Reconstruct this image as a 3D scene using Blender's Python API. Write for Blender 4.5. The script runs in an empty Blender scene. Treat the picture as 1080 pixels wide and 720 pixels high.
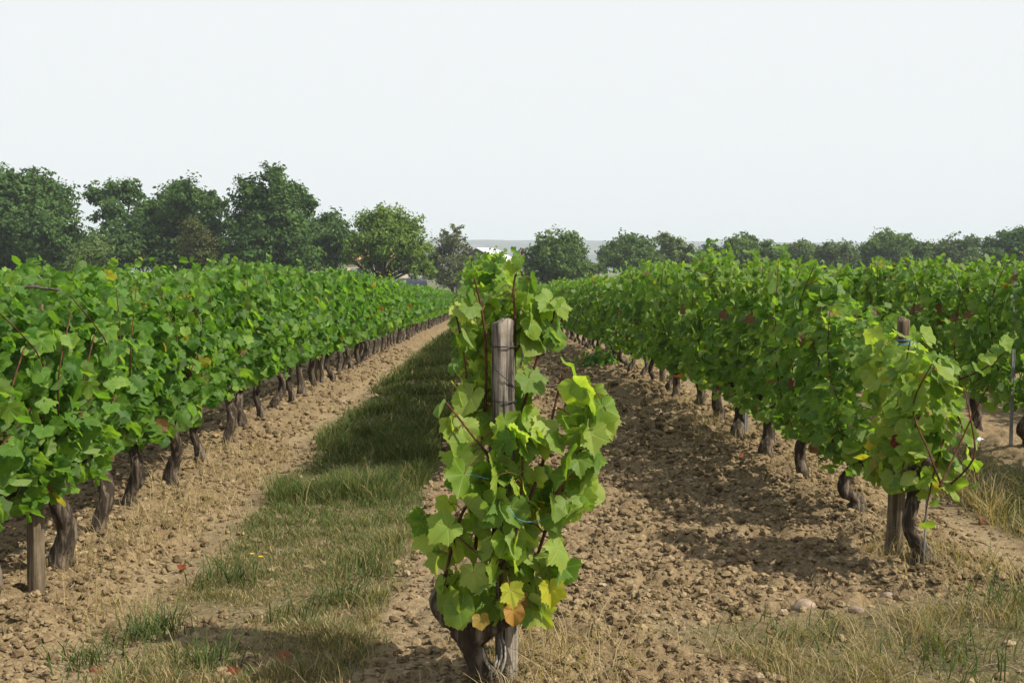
import bpy, math, random
import numpy as np
from mathutils import Vector, Matrix

R_ = math.radians
scene = bpy.context.scene
COL = scene.collection

# ------------------------------------------------------------------ camera
H = 1.39                       # eye height
F = 1200.0                     # focal length in pixels of a 1080-wide picture
cam_d = bpy.data.cameras.new("camera")
cam_d.sensor_width = 36.0
cam_d.lens = 36.0 * F / 1080.0
cam_d.clip_start = 0.1
cam_d.clip_end = 12000
cam = bpy.data.objects.new("camera", cam_d)
COL.objects.link(cam)
PITCH = math.atan(77 / F)
YAW = math.atan(25 / F)
cam.location = (0, 0, H)
cam.rotation_euler = (math.pi / 2 - PITCH, 0, -YAW)
scene.camera = cam
CAMROT = cam.rotation_euler.to_matrix()

# ------------------------------------------------------------------ light
SUN_AZ, SUN_EL = 113.0, 46.0    # degrees to the right of straight ahead / above the horizon
world = bpy.data.worlds.new("World")
scene.world = world
world.use_nodes = True
wt = world.node_tree
wt.nodes.clear()
w_out = wt.nodes.new("ShaderNodeOutputWorld")
w_bg = wt.nodes.new("ShaderNodeBackground")
w_sky = wt.nodes.new("ShaderNodeTexSky")
w_sky.sky_type = 'NISHITA'
w_sky.sun_disc = False
w_sky.sun_elevation = R_(SUN_EL)
w_sky.sun_rotation = R_(SUN_AZ)
w_sky.air_density = 1.0
w_sky.dust_density = 4.0
w_sky.ozone_density = 1.0
w_tc = wt.nodes.new("ShaderNodeTexCoord")
w_sep = wt.nodes.new("ShaderNodeSeparateXYZ")
w_ramp = wt.nodes.new("ShaderNodeMapRange")
w_ramp.inputs['From Min'].default_value = 0.0
w_ramp.inputs['From Max'].default_value = 0.85
w_ramp.inputs['To Min'].default_value = 1.0
w_ramp.inputs['To Max'].default_value = 0.12
w_mix = wt.nodes.new("ShaderNodeMix")
w_mix.data_type = 'RGBA'
SKY_STRENGTH = 0.1
HAZE_WHITE = (6.15, 6.36, 6.48, 1)      # hazy white summer sky, thickest toward the horizon
w_mix.inputs[7].default_value = HAZE_WHITE
wt.links.new(w_tc.outputs['Generated'], w_sep.inputs[0])
w_cl = wt.nodes.new("ShaderNodeMapRange")
w_cl.interpolation_type = 'SMOOTHSTEP'
w_cl.inputs['From Min'].default_value = 0.25
w_cl.inputs['From Max'].default_value = 0.75
w_cl.inputs['To Min'].default_value = 1.0
w_cl.inputs['To Max'].default_value = 0.55
wt.links.new(w_sep.outputs[2], w_cl.inputs[0])
wt.links.new(w_cl.outputs[0], w_mix.inputs[0])
wt.links.new(w_sky.outputs[0], w_mix.inputs[6])
wt.links.new(w_mix.outputs[2], w_bg.inputs[0])
w_bg.inputs[1].default_value = SKY_STRENGTH
wt.links.new(w_bg.outputs[0], w_out.inputs[0])

sun_d = bpy.data.lights.new("sun", 'SUN')
sun_d.energy = 5.0
sun_d.angle = R_(0.5)
sun_d.color = (1.0, 0.93, 0.80)
sun = bpy.data.objects.new("sun", sun_d)
COL.objects.link(sun)
sun_dir = Vector((math.cos(R_(SUN_EL)) * math.sin(R_(SUN_AZ)),
                  math.cos(R_(SUN_EL)) * math.cos(R_(SUN_AZ)), math.sin(R_(SUN_EL))))
sun.rotation_euler = sun_dir.to_track_quat('Z', 'Y').to_euler()
sun.location = sun_dir * 50

scene.view_settings.view_transform = 'Standard'
scene.view_settings.look = 'None'
scene.view_settings.exposure = 0.55
scene.view_settings.gamma = 1.0
scene.view_settings.use_curve_mapping = False
scene.render.engine = 'CYCLES'
cy = scene.cycles
cy.max_bounces = 6
cy.diffuse_bounces = 4
cy.glossy_bounces = 2
cy.transmission_bounces = 4
cy.volume_bounces = 0
cy.use_denoising = True
cy.sample_clamp_indirect = 4.0
HAZE_DENSITY = 0.00038

# ------------------------------------------------------------------ maths helpers
rng = np.random.default_rng(11)


def at(px, py, Y):
    """world point at distance Y straight ahead, seen at the 1080x720 position px, py"""
    d = CAMROT @ Vector(((px - 540) / F, -(py - 360) / F, -1.0))
    k = Y / d.y
    return Vector((0, 0, H)) + d * k


def hash2(ix, iy, seed):
    n = (ix.astype(np.int64) * 374761393 + iy.astype(np.int64) * 668265263 + seed * 974634777) & 0xFFFFFFFF
    n = ((n ^ (n >> 13)) * 1274126177) & 0xFFFFFFFF
    n = (n ^ (n >> 16)) & 0xFFFFFF
    return n / float(0xFFFFFF)


def vnoise(x, y, seed=0):
    x = np.asarray(x, float); y = np.asarray(y, float)
    ix = np.floor(x); iy = np.floor(y)
    fx = x - ix; fy = y - iy
    fx = fx * fx * (3 - 2 * fx); fy = fy * fy * (3 - 2 * fy)
    a = hash2(ix, iy, seed); b = hash2(ix + 1, iy, seed)
    c = hash2(ix, iy + 1, seed); d = hash2(ix + 1, iy + 1, seed)
    return (a * (1 - fx) + b * fx) * (1 - fy) + (c * (1 - fx) + d * fx) * fy


def fbm(x, y, seed=0, oct=4):
    s = 0; a = 0.5; t = 0
    for i in range(oct):
        s = s + a * vnoise(x * 2 ** i, y * 2 ** i, seed + i * 17); t += a; a *= 0.5
    return s / t


def worley(x, y, seed=0):
    ix = np.floor(x); iy = np.floor(y)
    best = np.full(x.shape, 9.0); hid = np.zeros(x.shape)
    for dx in (-1, 0, 1):
        for dy in (-1, 0, 1):
            cx = ix + dx; cy_ = iy + dy
            qx = cx + hash2(cx, cy_, seed); qy = cy_ + hash2(cx, cy_, seed + 5)
            d = np.hypot(x - qx, y - qy)
            m = d < best
            best = np.where(m, d, best); hid = np.where(m, hash2(cx, cy_, seed + 9), hid)
    return best, hid


def sstep(a, b, x):
    t = np.clip((np.asarray(x, float) - a) / (b - a), 0, 1)
    return t * t * (3 - 2 * t)


def norm(v):
    return v / np.maximum(np.linalg.norm(v, axis=-1, keepdims=True), 1e-9)


# ------------------------------------------------------------------ mesh helpers
def mesh_from(name, V, faces, tint=None, luv=None, mats=(), mat_idx=None, smooth=True, extra=None):
    """V (n,3); faces: list of int arrays (k,3) or (k,4)"""
    me = bpy.data.meshes.new(name)
    V = np.asarray(V, np.float32)
    me.vertices.add(len(V))
    me.vertices.foreach_set("co", V.ravel())
    loops = np.concatenate([f.ravel() for f in faces]).astype(np.int32)
    tot = np.concatenate([np.full(len(f), f.shape[1]) for f in faces]).astype(np.int32)
    start = np.concatenate([[0], np.cumsum(tot)[:-1]]).astype(np.int32)
    me.loops.add(len(loops))
    me.loops.foreach_set("vertex_index", loops)
    me.polygons.add(len(tot))
    me.polygons.foreach_set("loop_start", start)
    me.polygons.foreach_set("loop_total", tot)
    me.polygons.foreach_set("use_smooth", np.full(len(tot), smooth, dtype=bool))
    if mat_idx is not None:
        me.polygons.foreach_set("material_index", np.asarray(mat_idx, np.int32))
    if tint is not None:
        a = me.attributes.new("tint", 'FLOAT_COLOR', 'POINT')
        c = np.ones((len(V), 4), np.float32); c[:, :3] = tint
        a.data.foreach_set("color", c.ravel())
    if luv is not None:
        a = me.attributes.new("leaf_pos", 'FLOAT_VECTOR', 'POINT')
        c = np.zeros((len(V), 3), np.float32); c[:, :2] = luv
        a.data.foreach_set("vector", c.ravel())
    for k, vals in (extra or {}).items():
        a = me.attributes.new(k, 'FLOAT', 'POINT')
        a.data.foreach_set("value", np.asarray(vals, np.float32))
    for m in mats:
        me.materials.append(m)
    me.update(calc_edges=True)
    me.validate()
    return me


class Acc:
    """collects pieces of one mesh"""
    def __init__(self):
        self.V = []; self.T = []; self.Q = []; self.C = []; self.n = 0

    def add(self, V, tris=None, quads=None, tint=(1, 1, 1)):
        V = np.asarray(V, float)
        if tris is not None and len(tris): self.T.append(np.asarray(tris, int) + self.n)
        if quads is not None and len(quads): self.Q.append(np.asarray(quads, int) + self.n)
        t = np.asarray(tint, float)
        self.C.append(np.broadcast_to(t, (len(V), 3)) if t.ndim == 1 else t)
        self.V.append(V); self.n += len(V)

    def tube(self, pts, rad, sides=8, rough=0.0, seed=0, tint=(1, 1, 1), cap=True, freq=9.0, flat=0.0):
        pts = np.asarray(pts, float); n = len(pts)
        rad = np.broadcast_to(np.asarray(rad, float), (n,))
        tan = norm(np.gradient(pts, axis=0))
        up = np.array([1.0, 0, 0]) if abs(tan[0][0]) < 0.9 else np.array([0, 1.0, 0])
        u = norm(np.cross(tan[0], up)); U = []
        for i in range(n):
            u = u - tan[i] * np.dot(u, tan[i]); u = u / np.linalg.norm(u); U.append(u)
        U = np.array(U); W = np.cross(tan, U)
        a = np.arange(sides) / sides * 2 * math.pi
        ca = np.cos(a)[None, :, None]; sa = np.sin(a)[None, :, None]
        r = np.repeat(rad[:, None], sides, 1)
        if rough:
            arc = np.concatenate([[0], np.cumsum(np.linalg.norm(np.diff(pts, axis=0), axis=1))])
            A = np.cos(a)[None, :] * 1.3 + 3; B = np.sin(a)[None, :] * 1.3
            nz = fbm(A * 1.6 + 0 * arc[:, None], B * 1.6 + arc[:, None] * freq, seed, 3) - 0.5
            nz2 = vnoise(np.arange(sides)[None, :] * 0.9 + 0 * arc[:, None], arc[:, None] * freq * 0.7, seed + 3) - 0.5
            r = r * (1 + rough * (1.4 * nz + 0.9 * nz2))
        P = pts[:, None, :] + r[:, :, None] * (U[:, None, :] * ca + W[:, None, :] * sa)
        V = P.reshape(-1, 3)
        i, j = np.meshgrid(np.arange(n - 1), np.arange(sides), indexing='ij')
        j2 = (j + 1) % sides
        q = np.stack([i * sides + j, i * sides + j2, (i + 1) * sides + j2, (i + 1) * sides + j], -1).reshape(-1, 4)
        tris = []
        if cap:
            V = np.vstack([V, pts[0:1], pts[-1:]])
            b = n * sides
            for k in range(sides):
                k2 = (k + 1) % sides
                tris.append((b, k2, k)); tris.append((b + 1, (n - 1) * sides + k, (n - 1) * sides + k2))
        self.add(V, np.array(tris) if tris else None, q, tint)

    def box(self, lo, hi, rotz=0, origin=(0, 0, 0), tint=(1, 1, 1)):
        x0, y0, z0 = lo; x1, y1, z1 = hi
        V = np.array([[x0, y0, z0], [x1, y0, z0], [x1, y1, z0], [x0, y1, z0], [x0, y0, z1], [x1, y0, z1], [x1, y1, z1], [x0, y1, z1]], float)
        q = [[0, 3, 2, 1], [4, 5, 6, 7], [0, 1, 5, 4], [1, 2, 6, 5], [2, 3, 7, 6], [3, 0, 4, 7]]
        self.add(V, None, q, tint)

    def mesh(self, name, mats, smooth=True):
        f = []
        if self.T: f.append(np.vstack(self.T))
        if self.Q: f.append(np.vstack(self.Q))
        return mesh_from(name, np.vstack(self.V), f, np.vstack(self.C), None, mats, None, smooth)


def link(name, me, parent=None, loc=(0, 0, 0), rot=(0, 0, 0), scale=(1, 1, 1)):
    o = bpy.data.objects.new(name, me)
    COL.objects.link(o)
    o.location = loc; o.rotation_euler = rot; o.scale = scale
    if parent is not None: o.parent = parent
    return o


def tag(o, label, cat, group=None):
    o["label"] = label; o["category"] = cat
    if group: o["group"] = group
    return o


def smooth_path(ctrl, n):
    ctrl = np.asarray(ctrl, float)
    t = np.linspace(0, len(ctrl) - 1, n)
    out = []
    for tt in t:
        i = min(int(tt), len(ctrl) - 2); f = tt - i
        p0 = ctrl[max(i - 1, 0)]; p1 = ctrl[i]; p2 = ctrl[i + 1]; p3 = ctrl[min(i + 2, len(ctrl) - 1)]
        out.append(0.5 * (2 * p1 + (p2 - p0) * f + (2 * p0 - 5 * p1 + 4 * p2 - p3) * f * f + (3 * p1 - p0 - 3 * p2 + p3) * f ** 3))
    return np.array(out)


# ------------------------------------------------------------------ materials
class NT:
    def __init__(self, name):
        self.m = bpy.data.materials.new(name); self.m.use_nodes = True
        self.t = self.m.node_tree; self.t.nodes.clear()
        self.out = self.n("ShaderNodeOutputMaterial")

    def n(self, typ, **kw):
        nd = self.t.nodes.new(typ)
        for k, v in kw.items(): setattr(nd, k, v)
        return nd

    def l(self, a, b): self.t.links.new(a, b)

    def inp(self, sock, v):
        if isinstance(v, bpy.types.NodeSocket): self.l(v, sock)
        else: sock.default_value = v

    def math(self, op, a, b=None, c=None, clamp=False):
        nd = self.n("ShaderNodeMath", operation=op); nd.use_clamp = clamp
        self.inp(nd.inputs[0], a)
        if b is not None: self.inp(nd.inputs[1], b)
        if c is not None: self.inp(nd.inputs[2], c)
        return nd.outputs[0]

    def mix(self, f, a, b, blend='MIX'):
        nd = self.n("ShaderNodeMix", data_type='RGBA', blend_type=blend)
        self.inp(nd.inputs[0], f)
        self.inp(nd.inputs[6], a if isinstance(a, bpy.types.NodeSocket) else (*a, 1) if len(a) == 3 else a)
        self.inp(nd.inputs[7], b if isinstance(b, bpy.types.NodeSocket) else (*b, 1) if len(b) == 3 else b)
        return nd.outputs[2]

    def noise(self, vec, scale, detail=3, rough=0.55, dist=0.0):
        nd = self.n("ShaderNodeTexNoise")
        nd.inputs['Scale'].default_value = scale; nd.inputs['Detail'].default_value = detail
        nd.inputs['Roughness'].default_value = rough; nd.inputs['Distortion'].default_value = dist
        if vec is not None: self.l(vec, nd.inputs['Vector'])
        return nd.outputs['Fac']

    def ramp(self, f, lo, hi, a=0.0, b=1.0):
        nd = self.n("ShaderNodeMapRange")
        self.inp(nd.inputs[0], f)
        nd.inputs[1].default_value = lo; nd.inputs[2].default_value = hi
        nd.inputs[3].default_value = a; nd.inputs[4].default_value = b
        return nd.outputs[0]

    def attr(self, name):
        return self.n("ShaderNodeAttribute", attribute_name=name)

    def coords(self, which='Object', scale=None):
        tc = self.n("ShaderNodeTexCoord")
        if scale is None: return tc.outputs[which]
        mp = self.n("ShaderNodeMapping"); mp.inputs['Scale'].default_value = scale
        self.l(tc.outputs[which], mp.inputs['Vector'])
        return mp.outputs[0]

    def bump(self, h, strength, dist):
        nd = self.n("ShaderNodeBump"); nd.inputs['Strength'].default_value = strength
        nd.inputs['Distance'].default_value = dist; self.l(h, nd.inputs['Height'])
        return nd.outputs[0]

    def principled(self, col, rough=0.8, spec=0.3, normal=None):
        p = self.n("ShaderNodeBsdfPrincipled")
        self.inp(p.inputs['Base Color'], col if isinstance(col, bpy.types.NodeSocket) else (*col, 1))
        self.inp(p.inputs['Roughness'], rough)
        self.inp(p.inputs['Specular IOR Level'], spec)
        if normal is not None: self.l(normal, p.inputs['Normal'])
        return p

    def finish(self, shader):
        self.l(shader.outputs[0] if hasattr(shader, 'outputs') else shader, self.out.inputs[0]); return self.m


def leaf_material(name, veins=True, trans=0.50, rough=0.5, spec=0.28, back=0.45, jitter=True):
    k = NT(name)
    col = k.attr("tint").outputs['Color']
    pos = k.coords('Object')
    if jitter:                                   # blotches in the blade
        nz = k.noise(pos, 38, 3)
        col = k.mix(k.ramp(nz, 0.3, 0.7, 0, 0.35), col, k.mix(1.0, col, (1.45, 1.2, 0.9), 'MULTIPLY'))
    normal = None
    if veins:
        sp = k.n("ShaderNodeSeparateXYZ"); k.l(k.attr("leaf_pos").outputs['Vector'], sp.inputs[0])
        u, v = sp.outputs[0], sp.outputs[1]
        r = k.math('SQRT', k.math('ADD', k.math('MULTIPLY', u, u), k.math('MULTIPLY', v, v)))
        th = k.math('DIVIDE', k.math('ARCTAN2', u, v), R_(55))
        w = k.math('MULTIPLY', k.math('ABSOLUTE', k.math('SUBTRACT', th, k.math('ROUND', th))), R_(55))
        across = k.math('MULTIPLY', r, k.math('SINE', w)); along = k.math('MULTIPLY', r, k.math('COSINE', w))
        main = k.ramp(across, 0.012, 0.035, 1, 0)
        chev = k.math('FRACT', k.math('MULTIPLY', k.math('SUBTRACT', along, k.math('MULTIPLY', across, 0.75)), 7.0))
        sec = k.math('MULTIPLY', k.ramp(k.math('ABSOLUTE', k.math('SUBTRACT', chev, 0.5)), 0.02, 0.12, 1, 0), 0.45)
        vein = k.math('MAXIMUM', main, sec)
        col = k.mix(k.math('MULTIPLY', vein, 0.45), col, k.mix(0.5, k.mix(1.0, col, (1.9, 1.6, 1.5), 'MULTIPLY'), (0.25, 0.30, 0.10)))
        normal = k.bump(k.math('MULTIPLY', vein, -1.0), 0.35, 0.004)
    geo = k.n("ShaderNodeNewGeometry")
    under = k.mix(back, col, (0.24, 0.30, 0.15))       # the downy lower side of a leaf is paler
    base = k.mix(geo.outputs['Backfacing'], col, under)
    p = k.principled(base, k.math('ADD', k.math('MULTIPLY', geo.outputs['Backfacing'], 0.3), rough), spec, normal)
    tr = k.n("ShaderNodeBsdfTranslucent")
    k.l(k.mix(1.0, col, (1.75, 1.8, 0.6), 'MULTIPLY'), tr.inputs['Color'])
    ms = k.n("ShaderNodeMixShader"); ms.inputs[0].default_value = trans
    k.l(p.outputs[0], ms.inputs[1]); k.l(tr.outputs[0], ms.inputs[2])
    return k.finish(ms)


def bark_material(name, dark, light, stretch=(14, 14, 2.2), scale=3.0, bump=0.9, dist=0.012, lo=0.48, hi=0.72):
    k = NT(name)
    v = k.coords('Object', stretch)
    a = k.noise(v, scale, 5, 0.62, 0.4)
    b = k.noise(k.coords('Object'), 22, 4, 0.6)
    col = k.mix(k.ramp(a, lo, hi), dark, light)
    col = k.mix(k.ramp(b, 0.35, 0.7, 0, 0.6), col, k.mix(1.0, col, (0.45, 0.42, 0.40), 'MULTIPLY'))
    h = k.math('ADD', a, k.math('MULTIPLY', b, 0.35))
    return k.finish(k.principled(col, 0.9, 0.15, k.bump(h, bump, dist)))


M = {}
M['vine_leaf'] = leaf_material('vine_leaf', True)
M['vine_leaf_far'] = leaf_material('vine_leaf_far', False)
M['tree_leaf'] = leaf_material('tree_leaf', False, trans=0.25, rough=0.6, spec=0.25, back=0.0, jitter=False)
M['blade'] = leaf_material('grass_blade', False, trans=0.3, rough=0.6, spec=0.25, back=0.0, jitter=False)
M['vine_bark'] = bark_material('vine_bark', (0.042, 0.032, 0.023), (0.25, 0.20, 0.15))
M['cane'] = bark_material('cane_bark', (0.075, 0.032, 0.020), (0.19, 0.085, 0.045), (30, 30, 6), 3, 0.4, 0.002)
M['tree_bark'] = bark_material('tree_bark', (0.03, 0.025, 0.02), (0.13, 0.11, 0.09), (2, 2, .5), 3, .9, .05)
M['post_brown'] = bark_material('brown_post_wood', (0.06, 0.045, 0.030), (0.21, 0.165, 0.11), (26, 26, 1.1), 2.2, 0.8, 0.006, 0.36, 0.66)
M['post_wood'] = bark_material('weathered_wood', (0.040, 0.033, 0.028), (0.32, 0.28, 0.23), (30, 30, 1.6), 2.2, 1.0, 0.008, 0.38, 0.62)


def simple(name, col, rough=0.6, spec=0.4, metal=0.0, var=0.2, scale=40):
    k = NT(name)
    n = k.noise(k.coords('Object'), scale, 4)
    c = k.mix(k.ramp(n, 0.3, 0.7), tuple(x * (1 - var) for x in col), tuple(min(1, x * (1 + var)) for x in col))
    p = k.principled(c, rough, spec, k.bump(n, 0.25, 0.003))
    p.inputs['Metallic'].default_value = metal
    return k.finish(p)


M['wire'] = simple('dark_wire', (0.05, 0.05, 0.055), 0.5, 0.5, 0.7)
M['galvanised'] = simple('galvanised_steel', (0.24, 0.25, 0.25), 0.6, 0.4, 0.4)
M['dead_wood'] = bark_material('dead_wood', (.05, .045, .04), (.19, .175, .16), (40, 40, 9), 3, .8, .004)
M['twine'] = simple('blue_twine', (0.075, 0.20, 0.29), 0.9, 0.1)
M['stone'] = simple('stone', (0.235, 0.18, 0.135), 0.9, 0.2, 0, 0.35, 30)
M['scrap'] = simple('white_scrap', (0.75, 0.76, 0.76), 0.8, 0.2)

# ground: tilled soil, trodden soil, litter under grass
k = NT('soil')
gp = k.coords('Object')
till = k.attr('till').outputs['Fac']; turf = k.attr('turf').outputs['Fac']; field = k.attr('field').outputs['Fac']
n1 = k.noise(gp, 2.3, 4); n2 = k.noise(gp, 34, 5, 0.65); n3 = k.noise(gp, 130, 3, 0.6); n4 = k.noise(gp, 0.35, 3)
c_t = k.mix(k.ramp(n2, 0.32, 0.68), (0.100, 0.069, 0.036), (0.255, 0.194, 0.112))
c_p = k.mix(k.ramp(n2, 0.32, 0.68), (0.160, 0.121, 0.069), (0.295, 0.232, 0.142))
c = k.mix(till, c_p, c_t)
c = k.mix(k.ramp(n3, 0.58, 0.70, 0, 0.5), c, (0.33, 0.255, 0.165))
c = k.mix(k.ramp(n3, 0.30, 0.42, 0.55, 0), c, (0.10, 0.066, 0.038))
c = k.mix(k.ramp(n1, 0.35, 0.7, 0, 0.35), c, (0.20, 0.132, 0.070))
c_g = k.mix(k.ramp(n2, 0.35, 0.65), (0.062, 0.054, 0.026), (0.155, 0.130, 0.068))
c = k.mix(k.math('MULTIPLY', turf, 0.85), c, c_g)
c_f = k.mix(k.ramp(n4, 0.4, 0.6), (0.05, 0.085, 0.025), (0.15, 0.13, 0.06))
c = k.mix(field, c, c_f)
hh = k.math('ADD', k.math('MULTIPLY', n2, 0.7), k.math('MULTIPLY', n3, 0.4))
M['soil'] = k.finish(k.principled(c, 0.95, 0.12, k.bump(hh, 0.9, 0.018)))

k = NT('soil_clod')
tc_ = k.attr('tint').outputs['Color']
n2 = k.noise(k.coords('Object'), 60, 4, 0.65)
c = k.mix(k.ramp(n2, 0.3, 0.7), k.mix(1.0, tc_, (0.6, 0.57, 0.54), 'MULTIPLY'), k.mix(1.0, tc_, (1.25, 1.25, 1.25), 'MULTIPLY'))
M['clod'] = k.finish(k.principled(c, 0.95, 0.12, k.bump(n2, 0.9, 0.01)))

# ------------------------------------------------------------------ the lie of the land
ROWS = dict(L2=-4.0, L=-2.0, C=0.0, R=2.0, R2=4.0, R3=6.0)


def base_z(x, y):
    y = np.asarray(y, float); x = np.asarray(x, float)
    d = np.maximum(y - 9.0, 0)
    z = -0.027 * (np.sqrt(d * d + 16) - 4)
    z = np.where(y > 112, np.interp(y, [112, 170, 400, 6000], [-2.684, -3.1, -3.3, -3.3]), z)
    return z


def lane_z(x, y):
    near = sstep(110, 70, y) * sstep(-60, -30, np.asarray(y, float))
    s = 0
    for rx in ROWS.values():
        s = s + 0.055 * np.exp(-((x - rx) / 0.36) ** 2) * sstep(3.2, 4.6, y) * near
    s = s + 0.03 * (fbm(x * 0.9, y * 0.5, 4, 3) - 0.5) * near
    s = s - 0.03 * np.exp(-((np.abs(x + 0.9) - 0.62) / 0.16) ** 2) * near
    return base_z(x, y) + s


def zones(x, y):
    """tilled clods, turf (green), dry turf, each 0..1"""
    w = 0.16 * (fbm(x * 1.7, y * 1.2, 21, 3) - 0.5) * 2
    w2 = 0.5 * (fbm(x * 1.1, y * 1.1, 31, 3) - 0.5) * 2
    lane = sstep(-1.36, -1.22, x + w) * sstep(-0.36, -0.48, x + w)
    patch = fbm(x * 1.8, y * 1.8, 41, 3)
    green = lane * np.clip(sstep(4.0, 5.0, y + w2) + sstep(0.42, 0.58, patch) * 0.6, 0, 1) * sstep(2.8, 3.6, y)
    dry2 = sstep(2.66, 2.82, x + w) * sstep(3.6, 3.4, x + w) * sstep(4.2, 4.9, y + w2)
    head = sstep(0.55, 0.95, x + w2 * 0.7) * sstep(4.62, 4.30, y + w2 * 0.5) * sstep(-4, 0, y)
    dry = np.clip(dry2 + head, 0, 1)
    t_r = sstep(0.05, 0.35, x + w) * sstep(2.5, 2.25, x + w) * (1 - head)
    t_l = sstep(-2.9, -2.6, x + w) * sstep(-1.45, -1.65, x + w)
    t_c = 0.45 * sstep(-0.5, -0.4, x + w) * sstep(0.3, 0.1, x + w)
    t_rr = 0.7 * sstep(3.5, 3.7, x + w)
    t_ll = 0.6 * sstep(-3.1, -3.3, x + w)
    till = np.clip(t_r + t_l + t_c + t_rr + t_ll, 0, 1) * (1 - green)
    return till, green, dry


def ground_z(x, y, detail=True):
    x = np.asarray(x, float); y = np.asarray(y, float)
    z = lane_z(x, y)
    if detail:
        till, green, dry = zones(x, y)
        amp = (0.16 + 0.84 * till) * (1 - 0.6 * np.clip(green + dry, 0, 1)) * sstep(60, 30, y)
        qx = x + 0.05 * (vnoise(x * 9, y * 9, 3) - .5); qy = y + 0.05 * (vnoise(x * 9, y * 9, 8) - .5)
        d1, h1 = worley(qx / 0.15, qy / 0.15, 1)
        d2, h2 = worley(qx / 0.07, qy / 0.07, 2)
        d3, h3 = worley(qx / 0.036, qy / 0.036, 6)
        z = z + amp * (0.030 * (0.3 + h1) * np.sqrt(np.clip(1 - d1 * d1 * 1.3, 0, 1)) * (h1 > 0.35)
                       + 0.028 * (0.3 + h2) * np.sqrt(np.clip(1 - d2 * d2 * 1.3, 0, 1))
                       + 0.017 * (0.4 + h3) * np.sqrt(np.clip(1 - d3 * d3 * 1.3, 0, 1)) - 0.035)
        z = z + amp * 0.05 * (fbm(x * 3, y * 3, 77, 3) - .5)
    return z


# one sheet from behind the camera to the horizon, finest where it is nearest
xs_f = np.arange(-3.3, 4.7, 0.024)
g = 1.16 ** np.arange(1, 62)
xo = np.cumsum(0.05 * g); xo = xo[xo < 6500]
xs = np.concatenate([-3.3 - xo[::-1], xs_f, xs_f[-1] + xo])
ys = [2.4]
while ys[-1] < 60: ys.append(ys[-1] + max(0.016, 0.0048 * ys[-1]))
st = 0.35
while ys[-1] < 6500: st *= 1.16; ys.append(ys[-1] + st)
yb = np.cumsum(0.03 * 1.25 ** np.arange(30)); yb = 2.4 - yb[yb < 400]
ys = np.concatenate([yb[::-1], np.array(ys)])
GX, GY = np.meshgrid(xs, ys)
GZ = ground_z(GX, GY)
nx, ny = len(xs), len(ys)
ii, jj = np.meshgrid(np.arange(ny - 1), np.arange(nx - 1), indexing='ij')
quads = np.stack([ii * nx + jj, ii * nx + jj + 1, (ii + 1) * nx + jj + 1, (ii + 1) * nx + jj], -1).reshape(-1, 4)
till, green, dry = zones(GX, GY)
fieldw = np.clip(sstep(66, 74, GY) + sstep(14, 18, np.abs(GX)), 0, 1)
gme = mesh_from('ground', np.stack([GX, GY, GZ], -1).reshape(-1, 3), [quads], None, None, [M['soil']], None, True,
                dict(till=till.ravel(), turf=np.clip(green + dry, 0, 1).ravel(), field=fieldw.ravel()))
go = link('ground', gme); go['kind'] = 'structure'

# far hills
k = NT('hill_woods')
hv = k.coords('Object')
vor = k.n("ShaderNodeTexVoronoi"); vor.inputs['Scale'].default_value = 0.006; k.l(hv, vor.inputs['Vector'])
sepv = k.n("ShaderNodeSeparateColor"); k.l(vor.outputs['Color'], sepv.inputs[0])
hc = k.mix(k.ramp(sepv.outputs[0], 0.55, 0.6), (0.020, 0.034, 0.022), (0.10, 0.10, 0.07))
hc = k.mix(k.ramp(k.noise(hv, 0.02, 4), 0.45, 0.55), hc, (0.018, 0.030, 0.022))
M['hill'] = k.finish(k.principled(hc, 0.95, 0.1))
hx = np.linspace(-3200, 3200, 161); hy = np.linspace(1500, 4600, 60)
HX, HY = np.meshgrid(hx, hy)
HZ = -12 + 92 * sstep(1500, 3000, HY) * (0.72 + 0.5 * fbm(HX / 900 + 4, HY / 900, 5, 4)) + 6 * (fbm(HX / 90, HY / 90, 9, 3) - .5) * sstep(1500, 2200, HY)
nhx, nhy = len(hx), len(hy)
ii, jj = np.meshgrid(np.arange(nhy - 1), np.arange(nhx - 1), indexing='ij')
quads = np.stack([ii * nhx + jj, ii * nhx + jj + 1, (ii + 1) * nhx + jj + 1, (ii + 1) * nhx + jj], -1).reshape(-1, 4)
ho = link('hills', mesh_from('hills', np.stack([HX, HY, HZ], -1).reshape(-1, 3), [quads], None, None, [M['hill']]))
ho['kind'] = 'structure'

# the air
k = NT('haze')
pv = k.n("ShaderNodeVolumePrincipled")
pv.inputs['Color'].default_value = (0.84, 0.93, 1.0, 1)
pv.inputs['Density'].default_value = HAZE_DENSITY
pv.inputs['Anisotropy'].default_value = 0.0
k.l(pv.outputs[0], k.out.inputs['Volume'])
a = Acc(); a.box((-3300, -450, -30), (3300, 4700, 118))
hz = link('haze', a.mesh('haze', [k.m], False)); hz['kind'] = 'stuff'


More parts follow.
